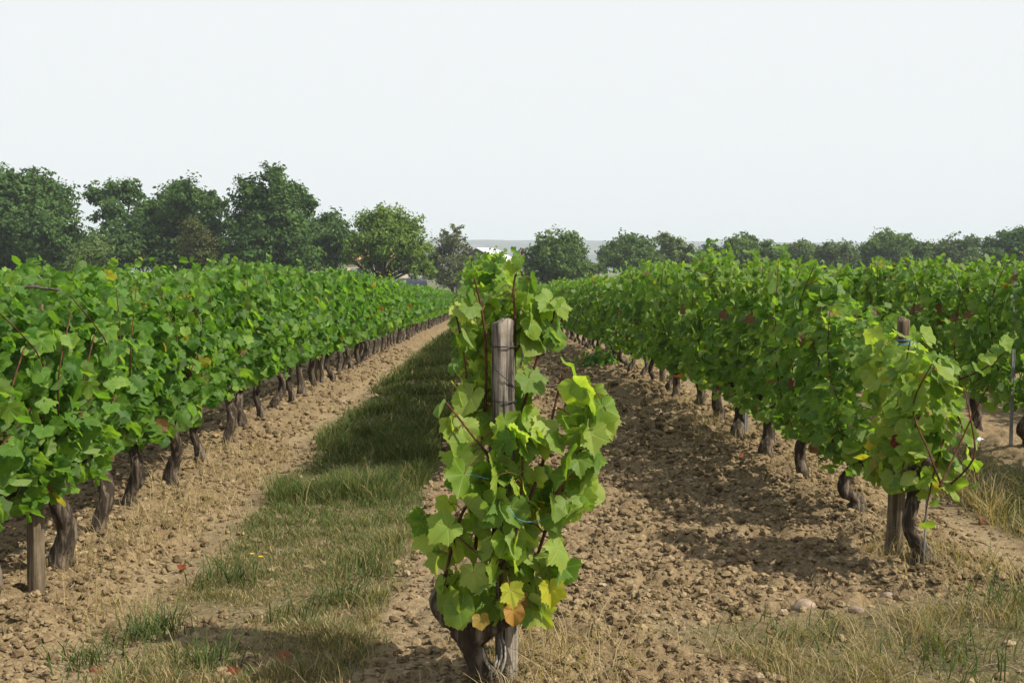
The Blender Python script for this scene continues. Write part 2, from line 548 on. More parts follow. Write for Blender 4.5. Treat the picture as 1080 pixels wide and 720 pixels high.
# ------------------------------------------------------------------ vine leaves
def leaf_form(npts, rings, serr):
    """outline of a five-lobed vine leaf; tip towards +v, stalk joins at the origin"""
    th = np.linspace(-math.pi, math.pi, npts, endpoint=False)
    kx = np.radians([0, 31, 55, 84, 112, 145, 172, 180])
    kr = np.array([1.08, 0.72, 0.96, 0.60, 0.80, 0.58, 0.42, 0.10])
    r = np.interp(np.abs(th), kx, kr)
    if serr: r = r * (1 + serr * np.where(np.arange(npts) % 2 == 0, 1, -1))
    U = [np.array([0.0])]; Vv = [np.array([0.0])]
    for q in range(1, rings + 1):
        f = q / rings
        U.append(r * f * np.sin(th)); Vv.append(r * f * np.cos(th))
    U = np.concatenate(U); Vv = np.concatenate(Vv)
    tris = [(0, 1 + (i + 1) % npts, 1 + i) for i in range(npts)]
    quads = []
    for q in range(1, rings):
        b0 = 1 + (q - 1) * npts; b1 = 1 + q * npts
        for i in range(npts):
            i2 = (i + 1) % npts
            quads.append((b0 + i, b0 + i2, b1 + i2, b1 + i))
    full = np.interp(np.abs(th), np.radians([0, 60, 120, 165, 180]), [1.05, .90, .76, .52, .12]) / r
    ratio = np.concatenate([[1.0]] + [full] * rings)
    return U, Vv, np.array(tris), np.array(quads, int).reshape(-1, 4), ratio


LEAF = [leaf_form(52, 3, 0.06), leaf_form(30, 2, 0.05), leaf_form(15, 1, 0.0), leaf_form(8, 1, 0.0)]


def leaves(P, N, T, S, tint, lod, r):
    """arrays of leaf places, normals, tip directions, sizes, colours -> V, tris, quads, tint, luv"""
    U, Vv, tris, quads, ratio = LEAF[lod]
    n = len(P); m = len(U)
    kf = .8 * r.random((n, 1)) ** 1.7                       # from deeply lobed to nearly round
    f_ = 1 + kf * (ratio[None] - 1)
    skew = r.uniform(-.12, .12, (n, 1))
    U = U[None] * f_ * (1 + skew * np.sign(U)[None]); Vv = Vv[None] * f_
    N = norm(N); T = norm(T - N * np.sum(T * N, 1, keepdims=True)); B = np.cross(T, N)
    fold = r.uniform(-0.1, 0.75 if lod else 0.95, (n, 1)); droop = r.uniform(-0.1, 0.7, (n, 1))
    ph = r.uniform(0, 6.28, (n, 1)); wa = r.uniform(0.02, 0.16, (n, 1)); cup = r.uniform(-0.35, 0.35, (n, 1))
    rr = np.hypot(U, Vv); th = np.arctan2(U, Vv)
    z = fold * np.abs(U) * 0.8 - droop * rr ** 2 * 0.55 * (Vv > -0.4) + wa * rr ** 2 * np.sin(3 * th + ph) + .5 * wa * rr ** 2 * np.sin(7 * th + 2 * ph) + cup * U * rr
    W = r.uniform(0.88, 1.12, (n, 1))
    V = P[:, None, :] + S[:, None, None] * ((U * W)[..., None] * B[:, None] + Vv[..., None] * T[:, None] + z[..., None] * N[:, None])
    off = (np.arange(n) * m)[:, None, None]
    Tt = (tris[None] + off).reshape(-1, 3); Qq = (quads[None] + off).reshape(-1, 4)
    edge = np.clip(rr - .45, 0, 1)[..., None] * (r.random((n, 1, 1)) ** 3)     # some blades yellow from the rim
    C = tint[:, None, :] * (1 + edge * np.array([1.1, .6, .4]))
    luv = np.stack([U, Vv], -1)
    return V.reshape(-1, 3), Tt, Qq, C.reshape(-1, 3), luv.reshape(-1, 2)


GREENS = dict(
    deep=np.array([[.036, .108, .018], [.060, .152, .022], [.092, .198, .028], [.155, .265, .050]]),
    fresh=np.array([[.048, .122, .018], [.080, .175, .024], [.122, .222, .032], [.200, .295, .060]]),
    hero=np.array([[.072, .155, .020], [.128, .222, .030], [.190, .280, .048], [.265, .345, .090]]))


def tints(n, pal, r, yellow=0.015, rust=0.01, red=0.0):
    g = GREENS[pal]; t = r.beta(1.5, 1.7, n) * 3
    i = np.clip(t.astype(int), 0, 2); f = (t - i)[:, None]
    c = g[i] * (1 - f) + g[i + 1] * f
    c = c * r.uniform(0.85, 1.15, (n, 1))
    q = r.random(n)
    c[q < yellow] = np.array([.26, .25, .035]) * r.uniform(.7, 1.1, ((q < yellow).sum(), 1))
    m = (q >= yellow) & (q < yellow + rust); c[m] = np.array([.13, .06, .025])
    m = (q >= yellow + rust) & (q < yellow + rust + red); c[m] = np.array([.09, .018, .02])
    return c


def foliage_mesh(name, seed, lod, n, size, zlo, zhi, half_y, half_x, pal, yellow, rust, red, shoots, mat, ragged=0.12, ragged_top=0.06):
    r = np.random.default_rng(seed)
    ns = 15
    sy0 = np.linspace(-half_y, half_y, ns, endpoint=False) + r.uniform(0, 2 * half_y / ns, ns)
    ssx = r.choice([-1.0, 1.0], ns) * half_x * r.uniform(.15, 1.0, ns)
    stop = zhi + r.normal(0, ragged_top * 1.15, ns) + .03
    sbot = zlo + np.abs(r.normal(0, ragged, ns)) - .04
    slean = r.normal(0, .07, ns); sw = r.uniform(.5, 1.4, ns)
    k_ = r.choice(ns, n, p=sw / sw.sum()); f = r.random(n) ** .95
    z = sbot[k_] + (stop[k_] - sbot[k_]) * f
    y = sy0[k_] + slean[k_] * (f - .5) * 2 + r.normal(0, .042, n)
    x = ssx[k_] * np.sin(f * 2.6 + .25) + r.normal(0, .055, n)
    fill = r.random(n) < .12                       # leaves that fill the wall between the shoots
    x[fill] = half_x * r.uniform(-1, 1, fill.sum()); y[fill] = r.uniform(-half_y, half_y, fill.sum())
    side = np.where(x > 0, 1.0, -1.0); depth = np.clip(np.abs(x) / half_x, 0, 1.2)
    P = np.stack([x, y, z], 1)
    N = np.stack([side * (0.12 + 0.55 * depth), r.normal(0, .85, n), 0.45 + r.normal(0, .55, n)], 1) + r.normal(0, .32, (n, 3))
    T = np.stack([side * 0.4 + r.normal(0, .45, n), r.normal(0, .7, n), -.9 + r.normal(0, .45, n)], 1)
    S = size * r.uniform(0.42, 1.32, n) * (1 - .35 * sstep(.85, 1.0, f))
    # shoots that stand out of the top
    PP, NN, TT, SS = [P], [N], [T], [S]
    for s in range(shoots):
        y0 = r.uniform(-half_y, half_y); x0 = r.uniform(-.1, .1); L = .04 + .20 * r.random() ** 2.5
        m = int(3 + L * 28)
        f = np.linspace(0, 1, m)
        q = np.stack([x0 + r.normal(0, .03, m) + .05 * f, y0 + r.normal(0, .03, m), zhi - .06 + f * L], 1)
        PP.append(q); NN.append(r.normal(0, .7, (m, 3)) + [0, -.2, .5]); TT.append(r.normal(0, .6, (m, 3)) + [0, 0, -.3])
        SS.append(size * (0.95 - .6 * f))
    P = np.vstack(PP); N = np.vstack(NN); T = np.vstack(TT); S = np.concatenate(SS)
    V, t, q, c, luv = leaves(P, N, T, S, tints(len(P), pal, r, yellow, rust, red), lod, r)
    return mesh_from(name, V, [f for f in (t, q) if len(f)], c, luv, [mat])


def trunk_mesh(name, seed, h, lod):
    r = np.random.default_rng(seed + 500)
    a = Acc()
    n = 26 if lod == 0 else 9; sd = 16 if lod == 0 else 7
    lean = r.normal(0, .05, 2)
    ctrl = [[0, 0, -.1], [r.normal(0, .02), r.normal(0, .02), .06], [lean[0] + r.normal(0, .025), lean[1] * .6, h * .45],
            [lean[0] * .6, lean[1] + r.normal(0, .03), h * .8], [r.normal(0, .02), lean[1], h]]
    p = smooth_path(ctrl, n)
    f = np.linspace(0, 1, n)
    rad = 0.034 * r.uniform(.75, 1.2) * (1.25 - .5 * f + .35 * np.exp(-((f - .12) / .1) ** 2) + .45 * np.exp(-((f - 1) / .14) ** 2))
    a.tube(p, rad, sd, 0.7, seed, freq=11)
    for s in (-1, 1):
        L = r.uniform(.25, .42)
        c2 = [p[-2], p[-1] + [0, s * L * .3, .05], p[-1] + [r.normal(0, .03), s * L * .7, .07 + r.normal(0, .02)], p[-1] + [r.normal(0, .03), s * L, .1 + r.normal(0, .03)]]
        m = 14 if lod == 0 else 5
        a.tube(smooth_path(c2, m), np.linspace(.03, .014, m), max(5, sd - 6), 0.7, seed + s, freq=13)
    return a.mesh(name, [M['vine_bark']])


def cane_mesh(name, seed, h0, h1, half_x):
    r = np.random.default_rng(seed + 900)
    a = Acc()
    y0 = r.uniform(-.38, .38); x0 = r.uniform(-.05, .05); sx = r.choice([-1, 1]) * half_x * r.uniform(.5, 1.15)
    ctrl = [[x0, y0, h0], [x0 + sx * .6, y0 + r.normal(0, .05), h0 + .25 * (h1 - h0)],
            [sx, y0 + r.normal(0, .11), h0 + .6 * (h1 - h0)], [sx * r.uniform(.4, 1.0), y0 + r.normal(0, .16), h1 - .12 * r.random()]]
    a.tube(smooth_path(ctrl, 14), np.linspace(.0052, .0026, 14), 6, .25, seed)
    return a.mesh(name, [M['cane']])


# variants: style -> list of (trunk, canes, foliage)
def make_set(style, lod, count):
    out = []
    par = dict(
        L=dict(zlo=.40, zhi=1.265, half_x=.19, pal='deep', yellow=.010, rust=.004, red=.0),
        R=dict(zlo=.28, zhi=1.335, half_x=.175, pal='fresh', yellow=.010, rust=.010, red=.008))[style]
    for i in range(count):
        sd = {'L': 100, 'R': 300}[style] + lod * 40 + i
        n, size, hy = [(1020, .049, .49), (640, .062, .49), (330, .086, .52)][lod] if style == 'R' else [(980, .0495, .42), (560, .063, .43), (260, .090, .45)][lod]
        fo = foliage_mesh('foliage', sd, lod + 1, n, size, par['zlo'], par['zhi'], hy, par['half_x'], par['pal'], par['yellow'],
                          par['rust'], par['red'], [5, 4, 3][lod], M['vine_leaf'] if lod == 0 else M['vine_leaf_far'])
        tr = trunk_mesh('trunk', sd, par['zlo'] + .04, 0 if lod == 0 else 1)
        ca = [cane_mesh('cane', sd * 10 + j, par['zlo'] + .05, par['zhi'] + .08, par['half_x']) for j in range(4)] if lod == 0 else []
        out.append((tr, ca, fo))
    return out


SETS = {(s, l): make_set(s, l, n) for s in 'LR' for l, n in ((0, 6), (1, 4), (2, 4))}
ORD = ['first', 'second', 'third', 'fourth', 'fifth', 'sixth', 'seventh', 'eighth', 'ninth', 'tenth']
ROWTXT = dict(L='the row left of grass track', C='the middle row behind the near post', R='the row right of ploughed soil',
              R2='the row beyond the dry grass strip', L2='the second row left of the grass track', R3='the second row beyond the dry grass strip')


def place_vine(style, lod, var, x, y, rot, zs, label, group):
    tr, ca, fo = SETS[(style, lod)][var]
    e = link('grape_vine', None, None, (x, y, float(lane_z(x, y))), (0, 0, rot), (1, 1, zs))
    e.empty_display_size = .2
    tag(e, label, 'vine', group)
    link('trunk', tr, e)
    for c_ in ca: link('cane', c_, e)
    link('foliage', fo, e)
    return e


def plant_row(row, style, y0, y1, step, seed, min_lod=0, named=8, first=0, low=()):
    r = random.Random(seed)
    x = ROWS[row]; y = y0; i = 0
    while y < y1:
        lod = 0 if y < 12 else 1 if y < 27 else 2
        lod = max(lod, min_lod)
        var = r.randrange(len(SETS[(style, lod)]))
        rot = r.choice([0, math.pi]) + r.uniform(-.06, .06)
        if i < named:
            lab = f'leafy vine, {ORD[i + first]} from the near end of {ROWTXT[row]}'
        else:
            lab = f'small distant vine far along {ROWTXT[row]}'
        place_vine(style, lod, var, x + r.uniform(-.03, .03) + (.07 if row == 'L' and i < 2 else 0), y, rot, r.uniform(.96, 1.045) * (low[i] if i < len(low) else 1), lab, 'grape vines in ' + ROWTXT[row])
        y += step * r.uniform(.9, 1.1); i += 1


plant_row('L', 'L', 4.28, 60, 0.70, 1, 0, 8, 0, (.95, .95, .96, .96, .97, .97, .98, .98))
plant_row('C', 'R', 7.6, 62, 0.97, 2, 0, 0)
plant_row('R', 'R', 6.18, 60, 0.95, 3, 0, 8, 1, (.80, .95))
plant_row('R2', 'R', 6.4, 52, 0.98, 4, 0, 6)
plant_row('L2', 'L', 5.0, 22, .8, 5, 1, 0)
plant_row('R3', 'R', 7.5, 26, 1.0, 6, 1, 0)


# the vine that ends the right-hand row: lower, narrower, with shoots leaning out
def end_vine():
    x, y = 1.925, 4.98
    e = link('grape_vine', None, None, (x, y, float(lane_z(x, y))))
    tag(e, 'low end vine nearest the viewer in the row right of ploughed soil', 'vine', 'grape vines in ' + ROWTXT['R'])
    link('trunk', trunk_mesh('trunk', 771, .42, 0), e)
    r = np.random.default_rng(77)
    n = 330
    y_ = r.uniform(-.15, .40, n); z = .24 + .95 * r.random(n)
    topl = .80 + .16 * sstep(-.1, .45, y_)
    z = .34 + (z - .24) * topl * .80
    hx_ = .105 * (1 - .4 * sstep(.9, 1.2, z)) * (0.8 + .5 * vnoise(y_ * 5, z * 5, 5))
    sd = np.where(r.random(n) < .5, -1., 1.); dp = r.random(n) ** .5
    P = np.stack([sd * hx_ * dp, y_, z], 1)
    N = np.stack([sd * .5, -.55 + r.normal(0, .6, n), .5 + r.normal(0, .5, n)], 1)
    T = np.stack([sd * .3 + r.normal(0, .3, n), r.normal(0, .4, n), -1 + r.normal(0, .3, n)], 1)
    S = .052 * r.uniform(.5, 1.3, n)
    # low-hanging sprays and the shoot that leans out to the right
    ex = []
    cane_paths = []
    for (p0, p1, m) in (((.05, -.12, .6), (-.06, -.2, .24), 6), ((.1, -.1, .85), (.31, -.12, .98), 10), ((.10, -.1, .75), (.17, -.2, .42), 9),
                        ((-.1, 0, .7), (-.08, -.05, 1.02), 8), ((-.05, -.1, .7), (-.13, -.1, .40), 6)):
        f = np.linspace(0, 1, m)[:, None]
        q = np.array(p0) * (1 - f) + np.array(p1) * f + r.normal(0, .02, (m, 3))
        ex.append(q); cane_paths.append(np.array([p0, np.array(p0) * .5 + np.array(p1) * .5 + r.normal(0, .02, 3), p1]))
    q = np.vstack(ex); m = len(q)
    P = np.vstack([P, q]); N = np.vstack([N, r.normal(0, .5, (m, 3)) + [.3, -.5, .5]]); T = np.vstack([T, r.normal(0, .5, (m, 3)) + [0, 0, -.6]])
    S = np.concatenate([S, .048 * r.uniform(.6, 1.1, m)])
    c = tints(len(P), 'hero', r, .02, .015, .006)
    V, t, qd, cc, luv = leaves(P, N, T, S, c, 1, r)
    for i, cp in enumerate(cane_paths):
        a = Acc(); a.tube(smooth_path(cp, 8), np.linspace(.005, .0025, 8), 6, .2, i); link('cane', a.mesh('cane', [M['cane']]), e)
    for j in range(5):
        link('cane', cane_mesh('cane', 7700 + j, .42, .95, .15), e)
    link('foliage', mesh_from('foliage', V, [t, qd], cc, luv, [M['vine_leaf']]), e)


end_vine()


# ------------------------------------------------------------------ posts
def post_mesh(name, h, r0, r1, seed, lean=(0, 0), lod=0, mat='post_brown'):
    a = Acc()
    n = 46 if lod == 0 else 5; sd = 40 if lod == 0 else 8
    z = np.linspace(-.25, h, n)
    p = np.stack([lean[0] * z / h, lean[1] * z / h, z], 1)
    rad = np.linspace(r0, r1, n)
    rad = np.append(rad, [r1 * .9]); p = np.vstack([p, p[-1] + [0, 0, .006]])
    a.tube(p, rad, sd, .16, seed, freq=2.0)
    if lod == 0:                                   # drying cracks along the grain, worn uneven top
        V = a.V[0]; ring = V[: len(p) * sd].reshape(len(p), sd, 3)
        an = np.arange(sd) / sd; zz = ring[..., 2]
        gr = vnoise(an[None] * 23 + 0 * zz, zz * 1.6, seed + 70)
        cr = sstep(.62, .80, gr) * .16 + sstep(.55, .9, vnoise(an[None] * 11 + 3, zz * 6, seed + 71)) * .07
        c_ = p[:, None, :]
        ring += (c_ - ring) * (cr[..., None] * [1, 1, 0])
        wear = .022 * (vnoise(an * 7, an * 0, seed + 72) - .3)
        ring[-2:, :, 2] += wear; ring[-1] += (p[-1] - ring[-1]) * [.18, .18, 0]
        V[-1, 2] += .006
    return a.mesh(name, [M[mat]])


def coil(a, center_fn, z0, z1, turns, rad, thick, seed=0, arc=1.0):
    m = int(26 * turns)
    t = np.linspace(0, 1, m)
    r = np.random.default_rng(seed)
    ang = t * turns * 2 * math.pi
    z = z0 + (z1 - z0) * t + .004 * np.sin(ang * .5 + seed)
    c = np.array([center_fn(q) for q in z])
    p = np.stack([c[:, 0] + rad * np.cos(ang), c[:, 1] + rad * np.sin(ang), z], 1)
    a.tube(p, thick, 6)


# near post in the middle
HY_ = 3.74                                   # distance of the near vine's post
pb = at(534, 720, HY_); pt = at(530, 342, HY_)
bz = float(lane_z(pb.x, HY_))
hp = link('wooden_post', post_mesh('wooden_post', pt.z - bz, .040, .0385, 5, (pt.x - pb.x, 0), 0, 'post_wood'), None, (pb.x, HY_, bz))
tag(hp, 'weathered grey round post in front, wrapped with dark wire', 'post', 'trellis posts')
lean = (pt.x - pb.x) / (pt.z - bz)
a = Acc()
hz_ = pt.z - bz
for (z0, z1, tn) in ((hz_ - .062, hz_ - .078, 2.2), (hz_ - .245, hz_ - .25, 1.3)):
    coil(a, lambda z: (lean * z, 0), z0, z1, tn, .0425, .0021, 2)
ang = np.linspace(-2.6, -.3, 20)
zz = hz_ - .13 - .085 * (ang + 2.6) / 2.3
a.tube(np.stack([lean * zz + .0425 * np.cos(ang), .0425 * np.sin(ang), zz], 1), .0018, 6)
u = np.linspace(0, 1, 14)
a.tube(np.stack([lean * hz_ + .043 + .022 * np.sin(u * 3.1), -.012 - .02 * u, hz_ - .072 - .06 * u + .02 * np.sin(u * 6)], 1), .0018, 6)
link('wire_wrap', a.mesh('wire_wrap', [M['wire']]), hp)

# ------------------------------------------------------------------ the near vine
VY = 3.70
vb = at(519, 733, VY)
VZ = float(lane_z(vb.x, VY))
hero = link('grape_vine', None, None, (vb.x, VY, VZ))
tag(hero, 'nearest vine, pale green leaves on a forked dark trunk before the post', 'vine', 'grape vines in the middle row')
O = Vector((vb.x, VY, VZ))


def hp_(px, py, dy=0.0):
    q = at(px, py, VY + dy) - O
    return np.array(q)


a = Acc()
tp = smooth_path([hp_(524, 760, .0), hp_(520, 735, 0), hp_(510, 708, -.01), hp_(499, 685, 0), hp_(491, 666, 0), hp_(486, 658, 0)], 30)
a.tube(tp, np.linspace(.050, .040, 30) * (1 + .1 * np.sin(np.linspace(0, 9, 30))), 20, .55, 3, freq=12)
la = smooth_path([hp_(494, 672, 0), hp_(481, 659, -.01), hp_(468, 648, -.01), hp_(461, 636, 0), hp_(462, 626, .01), hp_(468, 614, .02)], 22)
a.tube(la, np.linspace(.031, .017, 22), 14, .6, 8, freq=14)
ra = smooth_path([hp_(496, 674, 0), hp_(510, 664, -.02), hp_(527, 656, -.03), hp_(543, 647, -.02), hp_(553, 635, .0), hp_(556, 620, .02)], 24)
a.tube(ra, np.linspace(.034, .016, 24), 14, .6, 9, freq=14)
link('trunk', a.mesh('trunk', [M['vine_bark']]), hero)
k = NT('peeling_bark')
pn = k.noise(k.coords('Object', (60, 60, 8)), 3, 4)
M['peel'] = k.finish(k.principled(k.mix(k.ramp(pn, .35, .65), (.10, .085, .07), (.40, .37, .33)), .9, .1, k.bump(pn, .8, .004)))
a = Acc()
for i, (p, w) in enumerate([([(521, 712, -.055), (526, 700, -.06), (529, 688, -.05), (527, 672, -.03)], .004), ([(525, 716, -.05), (531, 700, -.05), (533, 685, -.04), (529, 670, -.02)], .005),
                            ([(517, 706, -.06), (512, 694, -.065), (509, 682, -.055)], .005), ([(488, 657, -.045), (495, 654, -.05), (503, 655, -.045), (519, 652, -.05)], .005),
                            ([(486, 661, -.05), (492, 656, -.053), (500, 653, -.05)], .004), ([(519, 709, -.06), (523, 699, -.065), (524, 690, -.06)], .005)]):
    q = smooth_path([hp_(*t_) for t_ in p], 12)
    a.tube(q, w * np.sin(np.linspace(.5, 2.9, 12)), 6, .6, i + 40, freq=30)
link('loose_bark', a.mesh('loose_bark', [M['peel']]), hero)

CANES = [[(468, 614, .02), (476, 580, .03), (488, 540, 0), (517, 492, -.06), (495, 455, -.08), (470, 424, -.06)],
         [(556, 622, .02), (575, 560, -.02), (597, 500, -.05), (622, 462, -.06), (640, 438, -.05)],
         [(530, 655, .0), (529, 600, -.08), (545, 560, -.12), (550, 520, -.12), (551, 480, -.1)],
         [(545, 560, -.1), (572, 490, -.02), (580, 450, -.02), (594, 392, .0)],
         [(517, 600, .05), (530, 470, .10), (541, 420, .09), (543, 340, .09), (542, 300, .08), (552, 262, .08)],
         [(500, 600, .04), (508, 480, .08), (513, 400, .09), (510, 340, .07), (500, 292, .06)],
         [(540, 610, .05), (545, 470, .10), (563, 390, .10), (580, 345, .1), (586, 322, .1)],
         [(508, 560, .05), (490, 460, .08), (492, 400, .09), (484, 345, .08), (478, 325, .08)],
         [(541, 375, .09), (556, 352, .08), (566, 338, .08)],
         [(535, 600, -.05), (500, 580, -.1), (478, 560, -.1), (455, 545, -.08)],
         [(560, 600, -.02), (585, 585, -.06), (598, 572, -.06)]]
cane_pts = []
for i, cp in enumerate(CANES):
    q = smooth_path([hp_(*t_) for t_ in cp], 26)
    cane_pts.append(q)
    a = Acc(); a.tube(q, np.linspace(.0065, .0030, 26) if i < 7 else np.linspace(.0042, .0025, 26), 8, .22, i, freq=16)
    link('cane', a.mesh('cane', [M['cane']]), hero)
cane_all = np.vstack(cane_pts)


def inside(px, py, poly):
    x, y = px, py; ok = np.zeros(len(px), bool)
    j = len(poly) - 1
    for i in range(len(poly)):
        xi, yi = poly[i]; xj, yj = poly[j]
        c_ = ((yi > y) != (yj > y)) & (x < (xj - xi) * (y - yi) / (yj - yi + 1e-9) + xi)
        ok ^= c_; j = i
    return ok


def hero_leaves():
    r = np.random.default_rng(5)
    lower = [(474, 412), (486, 440), (500, 452), (545, 455), (560, 440), (590, 408), (618, 400), (634, 420), (636, 455), (624, 505), (612, 540), (590, 556),
             (590, 585), (578, 622), (556, 645), (520, 650), (480, 640), (456, 612), (448, 560), (452, 542), (470, 530), (474, 490), (468, 450)]
    upper = [(490, 322), (512, 314), (530, 304), (546, 288), (557, 294), (570, 312), (566, 360), (558, 400), (548, 450), (500, 455), (484, 420), (490, 370), (484, 335)]
    spots = []
    for poly, n, y0, y1 in ((lower, 215, -.16, .10), (upper, 92, .04, .16)):
        q = np.array(poly, float); lo = q.min(0); hi = q.max(0); got = 0
        while got < n:
            c_ = r.uniform(lo, hi, (400, 2)); c_ = c_[inside(c_[:, 0], c_[:, 1], poly)]
            c_ = c_[: n - got]; got += len(c_)
            spots.append(np.column_stack([c_, r.uniform(y0, y1, len(c_))]))
    s = np.vstack(spots)
    # single leaves that stand clear of the mass
    solo = np.array([(548, 272, .06), (540, 280, .08), (580, 318, .1), (590, 322, .09), (574, 326, .1), (566, 350, .1), (584, 344, .1), (578, 356, .1), (586, 352, .1),
                     (596, 384, .02), (604, 392, .0), (480, 352, .08), (486, 326, .08), (446, 548, -.08), (450, 565, -.08), (468, 430, -.05), (480, 440, -.05),
                     (628, 412, -.03), (636, 430, -.05), (630, 478, -.06), (615, 535, -.05), (596, 598, -.05), (578, 600, -.06), (566, 640, -.04),
                     (532, 446, -.07), (543, 450, -.06), (520, 456, -.06), (550, 440, -.05), (526, 468, -.1), (474, 446, -.05), (486, 400, .08), (500, 312, .06), (530, 303, .08), (560, 296, .08), (439, 545, -.08)], float)
    s = np.vstack([s, solo])
    # nothing hangs in front of the top of the post
    bad = (s[:, 1] < 436) & (s[:, 0] > 500) & (s[:, 0] < 556) & (s[:, 2] < HY_ - VY + .085) & (s[:, 1] > 300)
    s[bad, 2] = HY_ - VY + .10 + .06 * r.random(bad.sum())
    P = np.array([hp_(*t_) for t_ in s]); n = len(P)
    right = np.clip((s[:, 0] - 530) / 100, -1, 1)
    N = np.stack([.30 + .35 * right + r.normal(0, .75, n), -.62 + r.normal(0, .5, n), .45 + r.normal(0, .45, n)], 1)
    T = np.stack([right * .35 + r.normal(0, .45, n), -.25 + r.normal(0, .3, n), -1 + r.normal(0, .35, n)], 1)
    S = .068 * r.uniform(.55, 1.15, n) * np.where(s[:, 1] < 330, .85, 1.0)
    c = tints(n, 'hero', r, .012, .0, .0)
    # the dry and yellowed leaves low on the vine
    X = [(541, 652, -0.20, (.34, .19, .05), .046), (546, 640, -0.16, (.20, .13, .05), .05), (580, 628, -0.16, (.34, .36, .03), .062), (538, 630, -0.19, (.30, .34, .035), .055),
         (507, 660, -0.19, (.26, .2, .05), .035), (553, 657, -0.15, (.10, .20, .03), .035)]
    P = np.vstack([P, [hp_(p[0], p[1] - 8, p[2]) for p in X]])
    N = np.vstack([N, [(.3, -.85, .2)] * len(X)]); T = np.vstack([T, [(.1, -.1, -1)] * len(X)])
    S = np.concatenate([S, [p[4] for p in X]]); c = np.vstack([c, [p[3] for p in X]])
    V, t, qd, cc, luv = leaves(P, N, T, S, c, 0, r)
    # leaf stalks back to the nearest cane
    a = Acc()
    for p in P:
        d = np.linalg.norm(cane_all - p, axis=1); i = int(d.argmin())
        if d[i] < .14:
            a.tube(smooth_path([cane_all[i], (cane_all[i] + p) / 2 + [0, 0, .015], p], 5), .0016, 5)
    sv = np.vstack(a.V); st_ = np.vstack(a.T) + len(V); sq = np.vstack(a.Q) + len(V)
    V = np.vstack([V, sv]); cc = np.vstack([cc, np.tile([.17, .08, .04], (len(sv), 1))]); luv = np.vstack([luv, np.full((len(sv), 2), .3)])
    link('foliage', mesh_from('foliage', V, [np.vstack([t, st_]), np.vstack([qd, sq])], cc, luv, [M['vine_leaf']]), hero)


hero_leaves()
a = Acc()
a.tube(smooth_path([hp_(477, 498, -.12), hp_(500, 501, -.15), hp_(516, 505, -.15)], 10), .0014, 6)
link('twine', a.mesh('twine', [M['twine']]), hero)
a = Acc()
a.tube(smooth_path([hp_(528, 520, -.12), hp_(538, 538, -.15), hp_(548, 548, -.15), hp_(562, 550, -.14), hp_(578, 547, -.10)], 14), .0014, 6)
link('twine', a.mesh('twine', [M['twine']]), hero)

# left row's near post, right row's end post, and the rest
a_ = at(37, 600, 4.72); zb = float(lane_z(a_.x, 4.72)); pz = at(41, 306, 4.72).z
lp = link('wooden_post', post_mesh('wooden_post', pz - zb - .05, .037, .031, 8, (.03, 0)), None, (a_.x, 4.72, zb))
tag(lp, 'brown wooden post at the near end of the row left of grass track', 'post', 'trellis posts')
a = Acc(); coil(a, lambda z: (.03 * z / (pz - zb), 0), pz - zb - .10, pz - zb - .12, 2, .0345, .002, 4)
link('wire_wrap', a.mesh('wire_wrap', [M['wire']]), lp)
# dead grey cane tied along the wire beside its top
a = Acc()
a.tube(smooth_path([at(18, 305, 4.56), at(34, 302, 4.56), at(48, 304, 4.7), at(62, 306, 4.9)], 30), .006, 9, .9, 31, freq=18)
tag(link('dead_cane', a.mesh('dead_cane', [M['dead_wood']])), 'dry grey twisted cane lying along the wire near the left post top', 'cane')

ex, ey = 1.90, 5.22
zb = float(lane_z(ex, ey))
rp = link('wooden_post', post_mesh('wooden_post', 1.10, .044, .028, 12, (.01, -.03)), None, (ex, ey, zb))
tag(rp, 'dark wooden post with blue twine at the end of the right row', 'post', 'trellis posts')
a = Acc(); coil(a, lambda z: (.01 * z / 1.10, -.03 * z / 1.09), .98, 1.01, 3, .033, .0022, 6)
u = np.linspace(0, 1, 12)
a.tube(np.stack([.045 + .05 * u, -.05 + 0 * u, .99 - .05 * u + .03 * np.sin(u * 5)], 1), .0018, 6)
link('twine', a.mesh('twine', [M['twine']]), rp)

far_post = [post_mesh('wooden_post', 1.3, .038, .035, 50 + i, (random.Random(i).uniform(-.03, .03), 0), 1) for i in range(3)]
r = random.Random(9)
for row, y0, y1 in (('L', 9.25, 61), ('R', 13.5, 60), ('C', 12.5, 60), ('R2', 11.5, 50)):
    x = ROWS[row]; y = y0; i = 0
    while y < y1:
        o = link('wooden_post', far_post[r.randrange(3)], None, (x + (-.10 if row == 'L' else .08), y, float(lane_z(x, y))), (0, 0, r.uniform(0, 6)))
        tag(o, f'thin wooden trellis post in the foliage of {ROWTXT[row]}', 'post', 'trellis posts in ' + ROWTXT[row])
        y += 4.75; i += 1


def stake(x, y, h, lab, lean=(0, 0)):
    a = Acc()
    for dx in (-.009, .009):
        a.tube([[dx, 0, -.2], [dx + lean[0], lean[1], h]], .005, 6)
    a.box((-.012, -.003, -.2), (.012, .003, h - .003)) if not lean[0] else None
    tag(link('metal_stake', a.mesh('metal_stake', [M['galvanised']], False), None, (x, y, float(lane_z(x, y)))), lab, 'stake', 'metal stakes')


q = at(787, 440, 8.85); stake(q.x, 8.85, 1.25, 'thin pale metal stake among the trunks of the right row')
q = at(1068, 400, 8.3); stake(q.x, 8.3, 1.36, 'tall grey metal stake at the right edge beyond the dry grass')
q = at(974, 560, 4.92); a = Acc(); a.tube([[0, 0, -.1], [.012, 0, .36]], .004, 6)
tag(link('metal_rod', a.mesh('metal_rod', [M['galvanised']]), None, (q.x, 4.92, float(lane_z(q.x, 4.92)))), 'thin grey rod beside the end vine trunk of the right row', 'rod')

